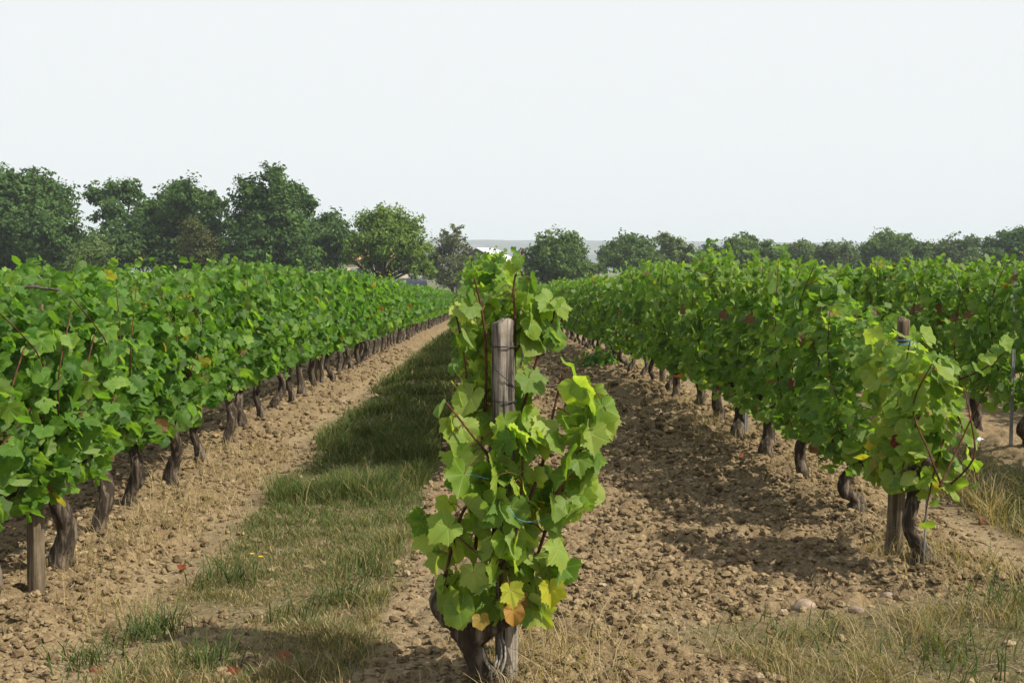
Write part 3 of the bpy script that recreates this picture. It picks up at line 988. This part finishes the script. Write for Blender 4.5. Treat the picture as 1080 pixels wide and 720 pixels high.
# trellis wires
for row, y0, y1 in (('L', 4.62, 60.5), ('C', 3.8, 61), ('R', 5.13, 60), ('R2', 6.5, 51)):
    for hgt in (.60, 1.14):
        yy = np.linspace(y0, y1, 40)
        a = Acc(); a.tube(np.stack([0 * yy + ROWS[row], yy, lane_z(0 * yy + ROWS[row], yy) + hgt], 1), .0014, 5)
        tag(link('trellis_wire', a.mesh('trellis_wire', [M['wire']])), f'{"upper" if hgt > 1 else "lower"} thin wire strung through {ROWTXT[row]}', 'wire', 'trellis wires')


# ------------------------------------------------------------------ soil clods (beyond counting)
def ico():
    import bmesh
    bm = bmesh.new(); bmesh.ops.create_icosphere(bm, subdivisions=2, radius=1)
    V = np.array([v.co[:] for v in bm.verts]); Fc = np.array([[v.index for v in f.verts] for f in bm.faces]); bm.free()
    return V, Fc


ICO_V, ICO_F = ico()
ICO_V1 = None


def scatter_clods(name, n, ybox, smin, smax, seed):
    r = np.random.default_rng(seed)
    x = r.uniform(-3.0, 3.2, n * 5); u = r.random(n * 5)
    y = ybox[0] * (ybox[1] / ybox[0]) ** u
    till, green, dry = zones(x, y)
    clump = sstep(.35, .65, fbm(x * 2.5, y * 2.5, 61, 3))
    keep = r.random(n * 5) < (till * (.35 + .65 * clump) + .20) * (1 - .7 * np.clip(green + dry, 0, 1))
    x = x[keep][:n]; y = y[keep][:n]; m = len(x)
    s = smin * (smax / smin) ** (r.random(m) ** 2.2)
    z = ground_z(x, y) + s * .25
    sc = s[:, None] * r.uniform(.65, 1.25, (m, 3)) * [1, 1, .75]
    a1, a2 = r.uniform(0, 6.28, m), r.uniform(0, 6.28, m)
    D = ICO_V[None]
    ph = r.uniform(0, 6.28, (m, 3, 1))
    rr = 1 + .17 * np.sin(2.3 * D[..., 0] + ph[:, 0]) * np.sin(2.9 * D[..., 1] + ph[:, 1]) + .16 * np.sin(4.1 * D[..., 2] + 3.3 * D[..., 0] + ph[:, 2]) + r.normal(0, .12, (m, len(ICO_V)))
    V = D * rr[..., None] * sc[:, None, :]
    c, s_ = np.cos(a1)[:, None], np.sin(a1)[:, None]
    X = V[..., 0] * c - V[..., 1] * s_; Y = V[..., 0] * s_ + V[..., 1] * c
    V = np.stack([X + x[:, None], Y + y[:, None], V[..., 2] + z[:, None]], -1)
    Fc = (ICO_F[None] + (np.arange(m) * len(ICO_V))[:, None, None]).reshape(-1, 3)
    t = r.random((m, 1))
    base = np.array([.098, .068, .036]) * (1 - t) + np.array([.282, .214, .124]) * t
    pale = r.random(m) < .018; base[pale] = [.30, .235, .155]
    tint = np.repeat(base[:, None], len(ICO_V), 1).reshape(-1, 3)
    o = link(name, mesh_from(name, V.reshape(-1, 3), [Fc], tint, None, [M['clod']], None, False)); o['kind'] = 'stuff'


scatter_clods('soil_clods', 36000, (3.3, 9), .004, .024, 1)
scatter_clods('soil_clods', 9000, (8, 24), .010, .042, 2)


# ------------------------------------------------------------------ grass
def blades(name, x, y, h, w, tint, lean, r):
    n = len(x); z = ground_z(x, y) - .01
    a = r.uniform(0, 6.28, n); b = a + r.normal(0, .5, n) + 1.57
    L = h * lean * r.uniform(.3, 1.5, n)
    dx, dy = np.cos(a), np.sin(a); wx, wy = np.cos(b) * w, np.sin(b) * w
    def lv(f, wf, out): return np.stack([x + dx * L * out, y + dy * L * out, z + h * f], 1), wf
    rows = []
    for f, wf, out in ((0, 1, 0), (.45, .8, .22), (.8, .5, .6), (1.0 - .12 * 0, 0, 1.0)):
        c = np.stack([x + dx * L * out, y + dy * L * out, z + h * (f - .25 * lean * out * f)], 1)
        if wf: rows += [c - np.stack([wx, wy, 0 * wx], 1) * wf, c + np.stack([wx, wy, 0 * wx], 1) * wf]
        else: rows += [c]
    V = np.stack(rows, 1)                    # n,7,3
    off = (np.arange(n) * 7)[:, None, None]
    Q = (np.array([[0, 1, 3, 2], [2, 3, 5, 4]])[None] + off).reshape(-1, 4)
    T = (np.array([[4, 5, 6]])[None] + off).reshape(-1, 3)
    o = link(name, mesh_from(name, V.reshape(-1, 3), [T, Q], np.repeat(tint[:, None], 7, 1).reshape(-1, 3), None, [M['blade']]))
    o['kind'] = 'stuff'
    return o


GRASS_G = np.array([[.050, .078, .022], [.078, .112, .030], [.115, .142, .046], [.20, .185, .085]])
GRASS_D = np.array([[.34, .265, .150], [.25, .195, .100], [.165, .145, .065], [.085, .105, .035]])


def pick(pal, n, r, wts):
    i = r.choice(len(pal), n, p=wts)
    return pal[i] * r.uniform(.75, 1.25, (n, 1))


r = np.random.default_rng(40)


def lane_blades(n, ya, yb_, hmul, wid, name):
    x = r.uniform(-1.42, -.28, n * 4); y = ya * (yb_ / ya) ** r.random(n * 4)
    till, green, dry = zones(x, y)
    tuft = sstep(.32, .60, fbm(x * 7, y * 7, 91, 3))
    keep = r.random(n * 4) < green * (.22 + .78 * tuft)
    x = x[keep][:n]; y = y[keep][:n]; m = len(x)
    big = fbm(x * 2.2, y * 2.2, 95, 3)
    h = hmul * (.05 + .15 * sstep(.35, .75, big)) * r.uniform(.5, 1.4, m) * (.55 + .45 * sstep(4, 6.5, y))
    dryness = sstep(6.8, 4.5, y)[:, None] * .72 + .15
    isdry = r.random(m) < dryness[:, 0]
    c = np.where(isdry[:, None], pick(GRASS_D, m, r, [.2, .3, .3, .2]), pick(GRASS_G, m, r, [.3, .38, .22, .1]))
    return blades(name, x, y, h, np.full(m, wid) * r.uniform(.6, 1.3, m), c, .75, r)


lane_blades(46000, 3.3, 9.5, .9, .0020, 'grass')
lane_blades(26000, 9.0, 26, 1.0, .0046, 'grass')
lane_blades(12000, 24, 66, 1.1, .011, 'grass')


def dry_blades(n, x0, x1, y0, y1, hmul, wid, wts, name='dry_grass', thr=.30):
    x = r.uniform(x0, x1, n * 5); y = y0 * (y1 / y0) ** r.random(n * 5)
    till, green, dry = zones(x, y)
    tuft = sstep(thr, thr + .25, fbm(x * 6, y * 6, 191, 3))
    keep = r.random(n * 5) < dry * (.15 + .85 * tuft)
    x = x[keep][:n]; y = y[keep][:n]; m = len(x)
    big = sstep(.35, .7, fbm(x * 2.4 + 7, y * 2.4, 195, 3))
    h = hmul * (.05 + .13 * big) * r.uniform(.4, 1.4, m)
    gp_ = sstep(.50, .62, fbm(x * 1.6, y * 1.6, 203, 3))
    c = pick(GRASS_D, m, r, wts); gmask = r.random(m) < gp_ * .55
    c[gmask] = pick(GRASS_G, gmask.sum(), r, [.3, .4, .25, .05])
    return blades(name, x, y, h, np.full(m, wid) * r.uniform(.6, 1.3, m), c, 1.0, r)


dry_blades(24000, .4, 4.2, 3.2, 4.9, .55, .0016, [.28, .32, .22, .18], thr=.40)
dry_blades(13000, 2.6, 3.7, 4.5, 14, 1.35, .0026, [.42, .32, .18, .08])
dry_blades(3000, 2.6, 3.7, 13, 50, 1.3, .007, [.4, .32, .18, .1])

# dry tufts at the feet of trunks and posts, straws on the soil
tx, ty = [], []
for cx, cy_, n, s in [(-1.86, 5.0, 90, .10), (-1.75, 5.5, 160, .14), (-1.72, 6.0, 220, .16), (-1.7, 6.6, 260, .18), (-1.72, 7.4, 200, .18), (-1.7, 8.3, 200, .2), (-1.5, 4.55, 130, .10),
                      (2.05, 5.0, 260, .14), (1.9, 5.25, 160, .12), (2.3, 4.85, 320, .22), (1.85, 8.7, 200, .18), (1.8, 9.6, 160, .18), (1.75, 11, 240, .25), (2.1, 6.6, 90, .15), (2.1, 7.6, 90, .15), (1.75, 13, 200, .3),
                      (.25, 3.75, 260, .16), (.12, 3.95, 160, .12), (.4, 4.0, 120, .15), (-.35, 3.3, 60, .2)]:
    tx.append(r.normal(cx, s, n)); ty.append(r.normal(cy_, s, n))
tx = np.concatenate(tx); ty = np.concatenate(ty); m = len(tx)
blades('dry_grass', tx, ty, r.uniform(.05, .2, m), np.full(m, .0017), pick(GRASS_D, m, r, [.5, .35, .1, .05]), .9, r)
# green tuft bottom left, weeds in the lane
tx, ty = [], []
for cx, cy_, n, s in [(-1.28, 4.3, 200, .07), (-1.0, 3.95, 120, .06), (-1.42, 4.0, 90, .08), (-.62, 4.7, 90, .05), (-.75, 4.5, 60, .06), (-1.15, 5.0, 160, .08), (-.55, 5.1, 120, .08), (1.15, 4.1, 90, .14), (2.15, 4.4, 240, .14), (1.6, 3.9, 160, .12)]:
    tx.append(r.normal(cx, s, n)); ty.append(r.normal(cy_, s, n))
tx = np.concatenate(tx); ty = np.concatenate(ty); m = len(tx)
blades('grass', tx, ty, r.uniform(.05, .17, m), np.full(m, .0028), pick(GRASS_G * .8, m, r, [.25, .45, .25, .05]), .8, r)

# short straw litter lying on the trodden ground
lx_ = r.uniform(-1.9, 3.4, 30000); ly_ = 3.3 * (6.0 / 3.3) ** r.random(30000)
t_, g_, d_ = zones(lx_, ly_)
lit = fbm(lx_ * 3.5, ly_ * 3.5, 303, 3)
pr = np.where(lx_ < -.35, .9 * sstep(.42, .58, lit) * sstep(-1.75, -1.4, lx_) * sstep(6, 4.9, ly_), .10 + .75 * d_ * sstep(.36, .55, lit) + .35 * sstep(4.5, 4.1, ly_) * sstep(.45, .6, lit))
kp = r.random(30000) < pr
lx_ = lx_[kp]; ly_ = ly_[kp]; m = len(lx_)
blades('dry_grass', lx_, ly_, r.uniform(.012, .055, m), np.full(m, .0015), pick(GRASS_D, m, r, [.34, .3, .2, .16]), 2.2, r)

# twigs and prunings lying about
a = Acc(); rr_ = np.random.default_rng(63)
for i in range(150):
    x = rr_.uniform(-2.8, 3.4); y = 3.4 * (9 / 3.4) ** rr_.random(); L = rr_.uniform(.04, .18); an = rr_.uniform(0, 3.14)
    z = float(ground_z(np.array([x]), np.array([y]))[0]) + .012
    p = [[x, y, z], [x + L * .5 * math.cos(an), y + L * .5 * math.sin(an), z + .012], [x + L * math.cos(an + .3), y + L * math.sin(an + .3), z + .004]]
    a.tube(smooth_path(p, 5), rr_.uniform(.0012, .003), 5, .3, i, tint=(1, 1, 1))
M['twig'] = bark_material('dry_twig', (.16, .12, .08), (.42, .36, .28), (30, 30, 30), 2, .4, .002)
o = link('twigs', a.mesh('twigs', [M['twig']])); o['kind'] = 'stuff'


# ------------------------------------------------------------------ stones, dead leaves, flowers
def stone(px, py, w, lab, seed, mat='stone', flat=.6):
    d = CAMROT @ Vector(((px - 540) / F, -(py - 360) / F, -1.0)); kk = -H / d.z
    x, y = d.x * kk, d.y * kk
    r = np.random.default_rng(seed)
    D = ICO_V; ph = r.uniform(0, 6.28, 4)
    rr = 1 + r.normal(0, .085, len(D)) + .16 * np.sin(2 * D[:, 0] + ph[0]) + .14 * np.sin(3 * D[:, 1] + ph[1]) + .1 * np.sin(4 * D[:, 2] + 3 * D[:, 0] + ph[2])
    V = D * rr[:, None] * [w, w * .75, w * flat]
    z = float(ground_z(np.array([x]), np.array([y]))[0]) + w * .08
    o = link('stone' if mat == 'stone' else 'white_scrap', mesh_from('stone', V, [ICO_F], None, None, [M[mat]]), None, (x, y, z), (0, 0, r.uniform(0, 3)))
    tag(o, lab, 'stone' if mat == 'stone' else 'litter')


stone(902, 645, .038, 'rounded pinkish stone on the soil before the end vine', 1)
stone(936, 632, .036, 'pale angular stone on the soil under the end vine', 2)
stone(846, 642, .05, 'broad dull brown stone lying left of the pinkish stone', 3, flat=.5)
stone(892, 588, .022, 'small sandy stone on the ploughed soil beside the last right trunks', 4)
stone(1033, 473, .035, 'small white scrap on the dark soil under the row beyond dry grass', 6, 'scrap', .7)


def dead_leaf(px, py, s, lab, col, grp=None):
    d = CAMROT @ Vector(((px - 540) / F, -(py - 360) / F, -1.0)); kk = -H / d.z
    x, y = d.x * kk, d.y * kk
    r = np.random.default_rng(int(px))
    z = float(ground_z(np.array([x]), np.array([y]))[0]) + .02
    V, t, qd, cc, luv = leaves(np.array([[0., 0, 0]]), np.array([[.2, -.5, .8]]), np.array([[r.normal(), r.normal(), 0]]), np.array([s]), np.array([col]), 1, r)
    tag(link('fallen_leaf', mesh_from('fallen_leaf', V, [t, qd], cc, luv, [M['vine_leaf']]), None, (x, y, z)), lab, 'leaf', grp)


RUST = (.16, .035, .018)
dead_leaf(103, 706, .03, 'rust red fallen leaf on the path at the lower left corner', RUST, 'fallen leaves')
dead_leaf(247, 710, .03, 'rust red fallen leaf near the bottom edge below the grass', RUST, 'fallen leaves')
dead_leaf(298, 697, .035, 'orange red fallen leaf among straw at the foot of the grass track', (.22, .06, .02), 'fallen leaves')
dead_leaf(192, 601, .03, 'dark red fallen leaf on the bare soil left of the grass track', RUST, 'fallen leaves')
dead_leaf(431, 476, .05, 'rust red fallen leaf at the grass edge left of the near vine', RUST, 'fallen leaves')
dead_leaf(1038, 553, .055, 'curled tan fallen leaf on the dry grass strip at right', (.16, .08, .04), 'fallen leaves')
dead_leaf(783, 489, .04, 'bright red fallen leaf on the ploughed soil by the right trunks', (.22, .03, .02), 'fallen leaves')

for (px, py, lab) in ((266, 583, 'left of two small yellow flowers in the grass track'), (275, 586, 'right of two small yellow flowers in the grass track')):
    d = CAMROT @ Vector(((px - 540) / F, -(py - 360) / F, -1.0)); kk = -(H - .12) / d.z
    x, y = d.x * kk, d.y * kk; z0 = float(lane_z(x, y))
    e = link('yellow_flower', None, None, (x, y, z0)); tag(e, lab, 'flower', 'yellow flowers'); e.empty_display_size = .05
    a = Acc(); a.tube([[0, 0, 0], [.004, 0, .06], [0, 0, .118]], .0012, 5, tint=(.06, .12, .02)); link('stem', a.mesh('stem', [M['blade']]), e)
    a = Acc()
    for i in range(12):
        t_ = i / 12 * 6.283; c_, s_ = math.cos(t_), math.sin(t_)
        a.add(np.array([[0, 0, .118], [c_ * .006 - s_ * .003, s_ * .006 + c_ * .003, .122], [c_ * .012, s_ * .012, .121], [c_ * .006 + s_ * .003, s_ * .006 - c_ * .003, .122]]), None, [[0, 1, 2, 3]], (.75, .52, .02))
    link('petals', a.mesh('petals', [M['blade']]), e)

# low weed clump at the foot of the right row
def weed(px, py, Y, lab, w, n, seed):
    q = at(px, py, Y); x = q.x; z0 = float(lane_z(x, Y)); r = np.random.default_rng(seed)
    P = r.normal(0, 1, (n, 3)) * [w, w, w * .55]; P[:, 2] = np.abs(P[:, 2]) + .02
    V, t, qd, c, luv = leaves(P, P * [1, 1, .6] + [0, 0, .15], r.normal(0, .5, (n, 3)) - [0, 0, .6], .06 * r.uniform(.6, 1.2, n), tints(n, 'deep', r, .01, 0), 2, r)
    f = [b for b in (t, qd) if len(b)]
    tag(link('low_bush', mesh_from('low_bush', V, f, c, luv, [M['vine_leaf_far']]), None, (x, Y, z0)), lab, 'bush')


weed(632, 372, 17.5, 'dark low leafy clump on the ploughed soil at the right row foot', .2, 160, 3)


# ------------------------------------------------------------------ trees
def tree(name, label, lobes, Y, trunk_px, seed, pal, dens=1.0, leaf=.33, group=None, thick=None, spread=.62):
    r = np.random.default_rng(seed)
    s = Y / F
    L = np.array([[*at(px, py, Y), rad * s] for px, py, rad in lobes])
    bx = at(trunk_px, 300, Y).x; gz = float(base_z(bx, Y))
    e = link(name, None, None, (bx, Y, gz)); tag(e, label, 'tree', group); e.empty_display_size = 1
    L[:, 0] -= bx; L[:, 1] = r.normal(0, .5, len(L)) * L[:, 3] * 1.4; L[:, 2] -= gz
    top = (L[:, 2] + L[:, 3]).max()
    # trunk and limbs
    a = Acc(); tr = thick or top * .022
    fork = np.array([r.normal(0, .2), 0, max(1.2, top * .30)])
    tp = smooth_path([[0, 0, -.5], [r.normal(0, .1), 0, fork[2] * .5], fork, fork + [r.normal(0, .3), r.normal(0, .3), top * .28]], 12)
    a.tube(tp, np.linspace(tr * 1.25, tr * .55, 12), 9, .3, seed, freq=1.5)
    for l in L:
        c = l[:3]; mid = fork * .5 + c * .5 + r.normal(0, .25, 3)
        a.tube(smooth_path([fork - [0, 0, .3], mid, c, c + r.normal(0, .4, 3) * l[3]], 8), np.linspace(tr * .5, tr * .08, 8), 6, .2, seed, freq=2)
    # crown: clumps of leaves through each lobe, leaving gaps
    P, N, C = [], [], []
    pal = np.array(pal)
    for l in L:
        nc = max(8, int(95 * dens * (l[3] / 1.8) ** 2))
        d = norm(r.normal(0, 1, (nc, 3)))
        rad = l[3] * (r.random(nc) ** .45) * r.uniform(.8, 1.12, nc) * np.where(r.random(nc) < .08, 1.28, 1)
        cc = l[:3] + d * rad[:, None] * [1, 1, .95]
        per = 26
        cs = spread * r.uniform(.55, 1.2, nc) * min(1.0, l[3] / 1.5)
        q = cc[:, None, :] + r.normal(0, 1, (nc, per, 3)) * (cs * .55)[:, None, None] * [1, 1, .7]
        shade = r.uniform(.75, 1.25, (nc, 1, 1))
        w = r.random((nc, 1, 1))
        base = (pal[0] * (1 - w) + pal[1] * w) * shade
        col = base * r.uniform(.85, 1.15, (nc, per, 1))
        nn = d[:, None] * .7 + r.normal(0, .6, (nc, per, 3)) + [0, 0, .45]
        P.append(q.reshape(-1, 3)); N.append(nn.reshape(-1, 3)); C.append(np.broadcast_to(col, (nc, per, 3)).reshape(-1, 3))
        # twigs poking out
        for i in range(0, nc, 5):
            a.tube([l[:3], (l[:3] + cc[i]) / 2 + r.normal(0, .1, 3), cc[i]], [tr * .12, tr * .07, tr * .03], 4, cap=False)
    P = np.vstack(P); N = norm(np.vstack(N)); C = np.vstack(C); n = len(P)
    ok = P[:, 2] > .3; P, N, C = P[ok], N[ok], C[ok]; n = len(P)
    T = norm(np.cross(N, r.normal(0, 1, (n, 3)))); B = np.cross(N, T)
    S = (leaf * r.uniform(.55, 1.2, n))[:, None]
    V = np.stack([P - T * S * .6, P + B * S * .34 + N * S * .06, P + T * S * .6, P - B * S * .34 + N * S * .06], 1).reshape(-1, 3)
    Q = np.arange(n * 4).reshape(-1, 4)
    link('trunk', a.mesh('trunk', [M['tree_bark']]), e)
    link('crown', mesh_from('crown', V, [Q], np.repeat(C, 4, 0), None, [M['tree_leaf']], None, False), e)


DK = [(.036, .082, .022), (.075, .135, .032)]
MD = [(.050, .098, .026), (.098, .155, .040)]
OAK = [(.065, .130, .020), (.150, .220, .034)]
GRY = [(.075, .095, .048), (.130, .145, .078)]
LT = [(.060, .105, .032), (.115, .160, .050)]
RST = [(.050, .078, .024), (.105, .090, .030)]
G1 = 'trees beyond the left vine row'; G2 = 'trees beyond the right vine rows'
tree('tree', 'big dark green tree cut by the left edge behind the vines', [(-12, 215, 46), (24, 203, 31), (54, 216, 25), (60, 245, 36), (92, 262, 20), (20, 255, 45), (-45, 240, 48), (-20, 275, 40), (70, 282, 30)], 98, 18, 1, DK, 1.1, group=G1)
tree('tree', 'airy tree with sky gaps, second from the left edge', [(120, 204, 18), (140, 203, 15), (103, 205, 13), (128, 228, 19), (150, 222, 14), (118, 255, 18), (146, 256, 18)], 104, 128, 2, DK, .75, group=G1, spread=.5)
tree('tree', 'broad dark green tree right of the airy tree, behind a rusty bush', [(175, 214, 24), (205, 212, 20), (190, 202, 12), (226, 214, 14), (160, 240, 30), (207, 240, 32), (142, 258, 24), (182, 265, 34), (222, 262, 22)], 100, 185, 3, DK, 1.1, group=G1)
tree('shrub', 'rusty brown bush in front of the broad dark tree', [(205, 244, 13), (215, 260, 15), (196, 262, 14), (208, 276, 16)], 90, 207, 4, RST, 1.3, .22, G1, .1)
tree('shrub', 'light green low bush right of the tree at the left edge', [(98, 262, 14), (108, 272, 14), (90, 276, 16)], 88, 98, 14, LT, 1.2, .22, G1, .1)
tree('tree', 'tallest tree with a ragged peaked crown, left of the round oak', [(292, 186, 13), (306, 204, 19), (264, 205, 18), (280, 222, 26), (320, 216, 13), (254, 238, 20), (300, 243, 32), (268, 262, 30), (310, 268, 26)], 97, 284, 5, DK, 1.05, group=G1)
tree('tree', 'low dark tree filling the gap left of the round oak', [(345, 238, 17), (326, 244, 17), (362, 248, 16), (340, 262, 26), (310, 265, 20), (358, 264, 14)], 106, 342, 6, DK, 1.1, group=G1)
tree('oak_tree', 'round bright green oak with a short dark trunk before the house', [(408, 230, 16), (390, 236, 17), (430, 240, 17), (410, 252, 25), (440, 260, 15), (380, 258, 15), (428, 268, 15), (448, 278, 10), (398, 262, 14), (452, 286, 9), (368, 272, 8), (388, 276, 9), (420, 282, 9), (436, 284, 9)], 92, 400, 7, OAK, 1.35, .24, G1, .34)
tree('tree', 'thin grey green tree just right of the round oak', [(480, 252, 12), (468, 262, 15), (488, 268, 13), (460, 272, 13), (478, 284, 18), (496, 282, 10), (455, 284, 12), (470, 246, 6), (482, 242, 6), (470, 294, 13), (488, 294, 12)], 118, 477, 8, GRY, .85, .26, G1, spread=.5)
tree('tree', 'green feathery tree standing alone right of the near vine top', [(575, 256, 12), (598, 253, 13), (590, 270, 22), (566, 270, 15), (612, 266, 11), (556, 282, 13), (600, 284, 20), (575, 290, 16), (600, 296, 14)], 108, 588, 9, MD, .95, .31, G2, spread=.55)
tree('shrub', 'small shrub at the right foot of the lone feathery tree', [(620, 282, 10), (631, 285, 8), (612, 288, 12)], 112, 622, 10, MD, 1.1, .31, G2, .08)
tree('tree', 'dark rounded tree right of the pale hill gap', [(664, 258, 13), (650, 264, 11), (682, 260, 11), (664, 274, 22), (640, 276, 9), (688, 274, 12)], 128, 664, 11, MD, 1.0, .34, G2)
tree('tree', 'light green loose tree touching the dark rounded tree', [(700, 254, 9), (714, 260, 11), (726, 266, 9), (706, 272, 16), (724, 278, 12)], 140, 710, 12, LT, .9, .35, G2)
tree('tree', 'wide tree above the tall shoot of the right row', [(790, 256, 12), (770, 260, 12), (808, 262, 11), (785, 270, 20), (752, 264, 9), (815, 272, 12), (760, 276, 14)], 142, 785, 13, MD, 1.0, .35, G2)
tree('tree', 'low pale tree between two wider trees on the right', [(842, 264, 11), (833, 270, 11), (855, 268, 9), (845, 276, 14)], 158, 842, 15, LT, .9, .37, G2)
tree('tree', 'low dull green tree left of the tall right hand tree', [(874, 262, 10), (892, 265, 11), (868, 273, 13), (886, 276, 14), (900, 272, 10)], 156, 880, 16, LT, .95, .37, G2)
tree('tree', 'tall dark tree behind the lower end of the right row', [(935, 253, 13), (955, 256, 11), (916, 262, 11), (940, 266, 19), (968, 263, 10), (922, 276, 14), (962, 276, 14)], 146, 940, 17, MD, 1.05, .35, G2)
tree('tree', 'thin light tree second from the right edge', [(1000, 260, 11), (1020, 258, 10), (986, 268, 12), (1012, 270, 15), (996, 280, 14)], 154, 1004, 18, LT, .85, .36, G2)
tree('tree', 'dark dense tree cut by the right edge', [(1062, 252, 12), (1085, 250, 13), (1046, 259, 11), (1068, 264, 20), (1092, 266, 18), (1040, 274, 14)], 138, 1070, 19, DK, 1.15, .34, G2)

rb = random.Random(77)
tree('hedge', 'low dark hedge filling the gaps under the left trees', [(px, 272 + rb.uniform(-7, 5), rb.uniform(10, 15)) for px in range(-40, 352, 13)], 116, 150, 21, DK, 1.0, .34, G1, .12)
tree('hedge', 'long low hedge running behind the right hand trees', [(px, 272 + rb.uniform(-6, 5), rb.uniform(8, 12)) for px in range(640, 1120, 12)], 176, 860, 22, MD, 1.0, .42, G2, .12)

# ------------------------------------------------------------------ buildings
M['roof_white'] = simple('white_sheet_roof', (.62, .63, .64), .6, .4, 0, .06, 1.0)
M['barn_wall'] = simple('shaded_barn_wall', (.05, .045, .042), .9, .2, 0, .3, 2)  # even dark wall colour with the gable's shade put into it
M['cream'] = simple('cream_render', (.62, .52, .42), .9, .2, 0, .1, 1.5)
M['terracotta'] = simple('clay_tiles', (.40, .20, .12), .9, .2, 0, .3, 6)
M['slate'] = simple('slate', (.09, .10, .13), .6, .4, 0, .25, 5)
M['white_wall'] = simple('whitewash', (.76, .76, .74), .9, .2, 0, .05, 2)
M['glass'] = simple('window_glass', (.03, .035, .04), .15, .6, 0, .1, 1)
M['shutter'] = simple('painted_shutter', (.25, .30, .32), .7, .3, 0, .1, 5)


def building(name, label, x, y, rot, lx, ly, eave, ridge, wallm, roofm, over=.35, windows=(), roof_t=.14, cat='building'):
    """ridge runs along local x"""
    gz = float(base_z(x, y)) - .05
    e = link(name, None, None, (x, y, gz), (0, 0, rot)); tag(e, label, cat); e.empty_display_size = 1
    a = Acc(); hx_, hy_2 = lx / 2, ly / 2
    V = [[-hx_, -hy_2, 0], [hx_, -hy_2, 0], [hx_, hy_2, 0], [-hx_, hy_2, 0], [-hx_, -hy_2, eave], [hx_, -hy_2, eave], [hx_, hy_2, eave], [-hx_, hy_2, eave], [-hx_, 0, ridge], [hx_, 0, ridge]]
    a.add(V, [[4, 8, 7], [5, 6, 9]], [[0, 1, 5, 4], [1, 2, 6, 5], [2, 3, 7, 6], [3, 0, 4, 7]])
    link('wall', a.mesh('wall', [wallm], False), e)
    a = Acc(); sl = (ridge - eave) / hy_2
    for s in (-1, 1):
        o_ = hy_2 + over; ze = eave - over * sl
        lo = np.array([[-hx_ - over, s * o_, ze + .02], [hx_ + over, s * o_, ze + .02], [hx_ + over, 0, ridge + .02], [-hx_ - over, 0, ridge + .02]])
        up = lo + [0, 0, roof_t]
        a.add(np.vstack([lo, up]), None, [[0, 1, 2, 3], [4, 7, 6, 5], [0, 4, 5, 1], [1, 5, 6, 2], [3, 2, 6, 7], [0, 3, 7, 4]])
    link('roof', a.mesh('roof', [roofm], False), e)
    for (wx, wz, ww, wh) in windows:
        a = Acc(); a.box((wx - ww / 2, -hy_2 - .03, wz), (wx + ww / 2, -hy_2 + .02, wz + wh)); w = link('window', a.mesh('window', [M['glass']], False), e)
        a = Acc()
        for s in (-1, 1):
            a.box((wx + s * (ww * .78) - ww * .25, -hy_2 - .07, wz), (wx + s * (ww * .78) + ww * .25, -hy_2 - .005, wz + wh))
        link('shutters', a.mesh('shutters', [M['shutter']], False), w)
    return e


# barn with a white sheet roof: ridge runs away from the viewer
rl = at(502, 262, 200); al = R_(66); Lr = 8.5; half = 4.2
gzb = float(base_z(0, 200)) - .05
cxb = rl.x + math.cos(al) * Lr / 2; cyb = 200 + math.sin(al) * Lr / 2
building('barn', 'low barn with a bright white sloping roof left of the lone tree', cxb, cyb, al, Lr - .8, half * 2, (at(524, 276, 200).z - gzb) + .2, rl.z - gzb, M['barn_wall'], M['roof_white'])
hc_ = at(378, 280, 128)
building('house', 'cream walled house glimpsed under the round oak', hc_.x, 132, R_(4), 10.5, 7, 5.3, 6.9, M['cream'], M['terracotta'], windows=((-3, 3.0, 1, 1.3), (0, 3.0, 1, 1.3), (3, 3.0, 1, 1.3), (-3, .8, 1, 1.4), (2.5, .8, 1, 1.4)))
sc_ = at(432, 288, 120)
building('shed', 'small whitewashed shed with a dark slate roof beside the oak trunk', sc_.x, 120, R_(8), 3.0, 2.6, 2.4, 3.0, M['white_wall'], M['slate'], .25)
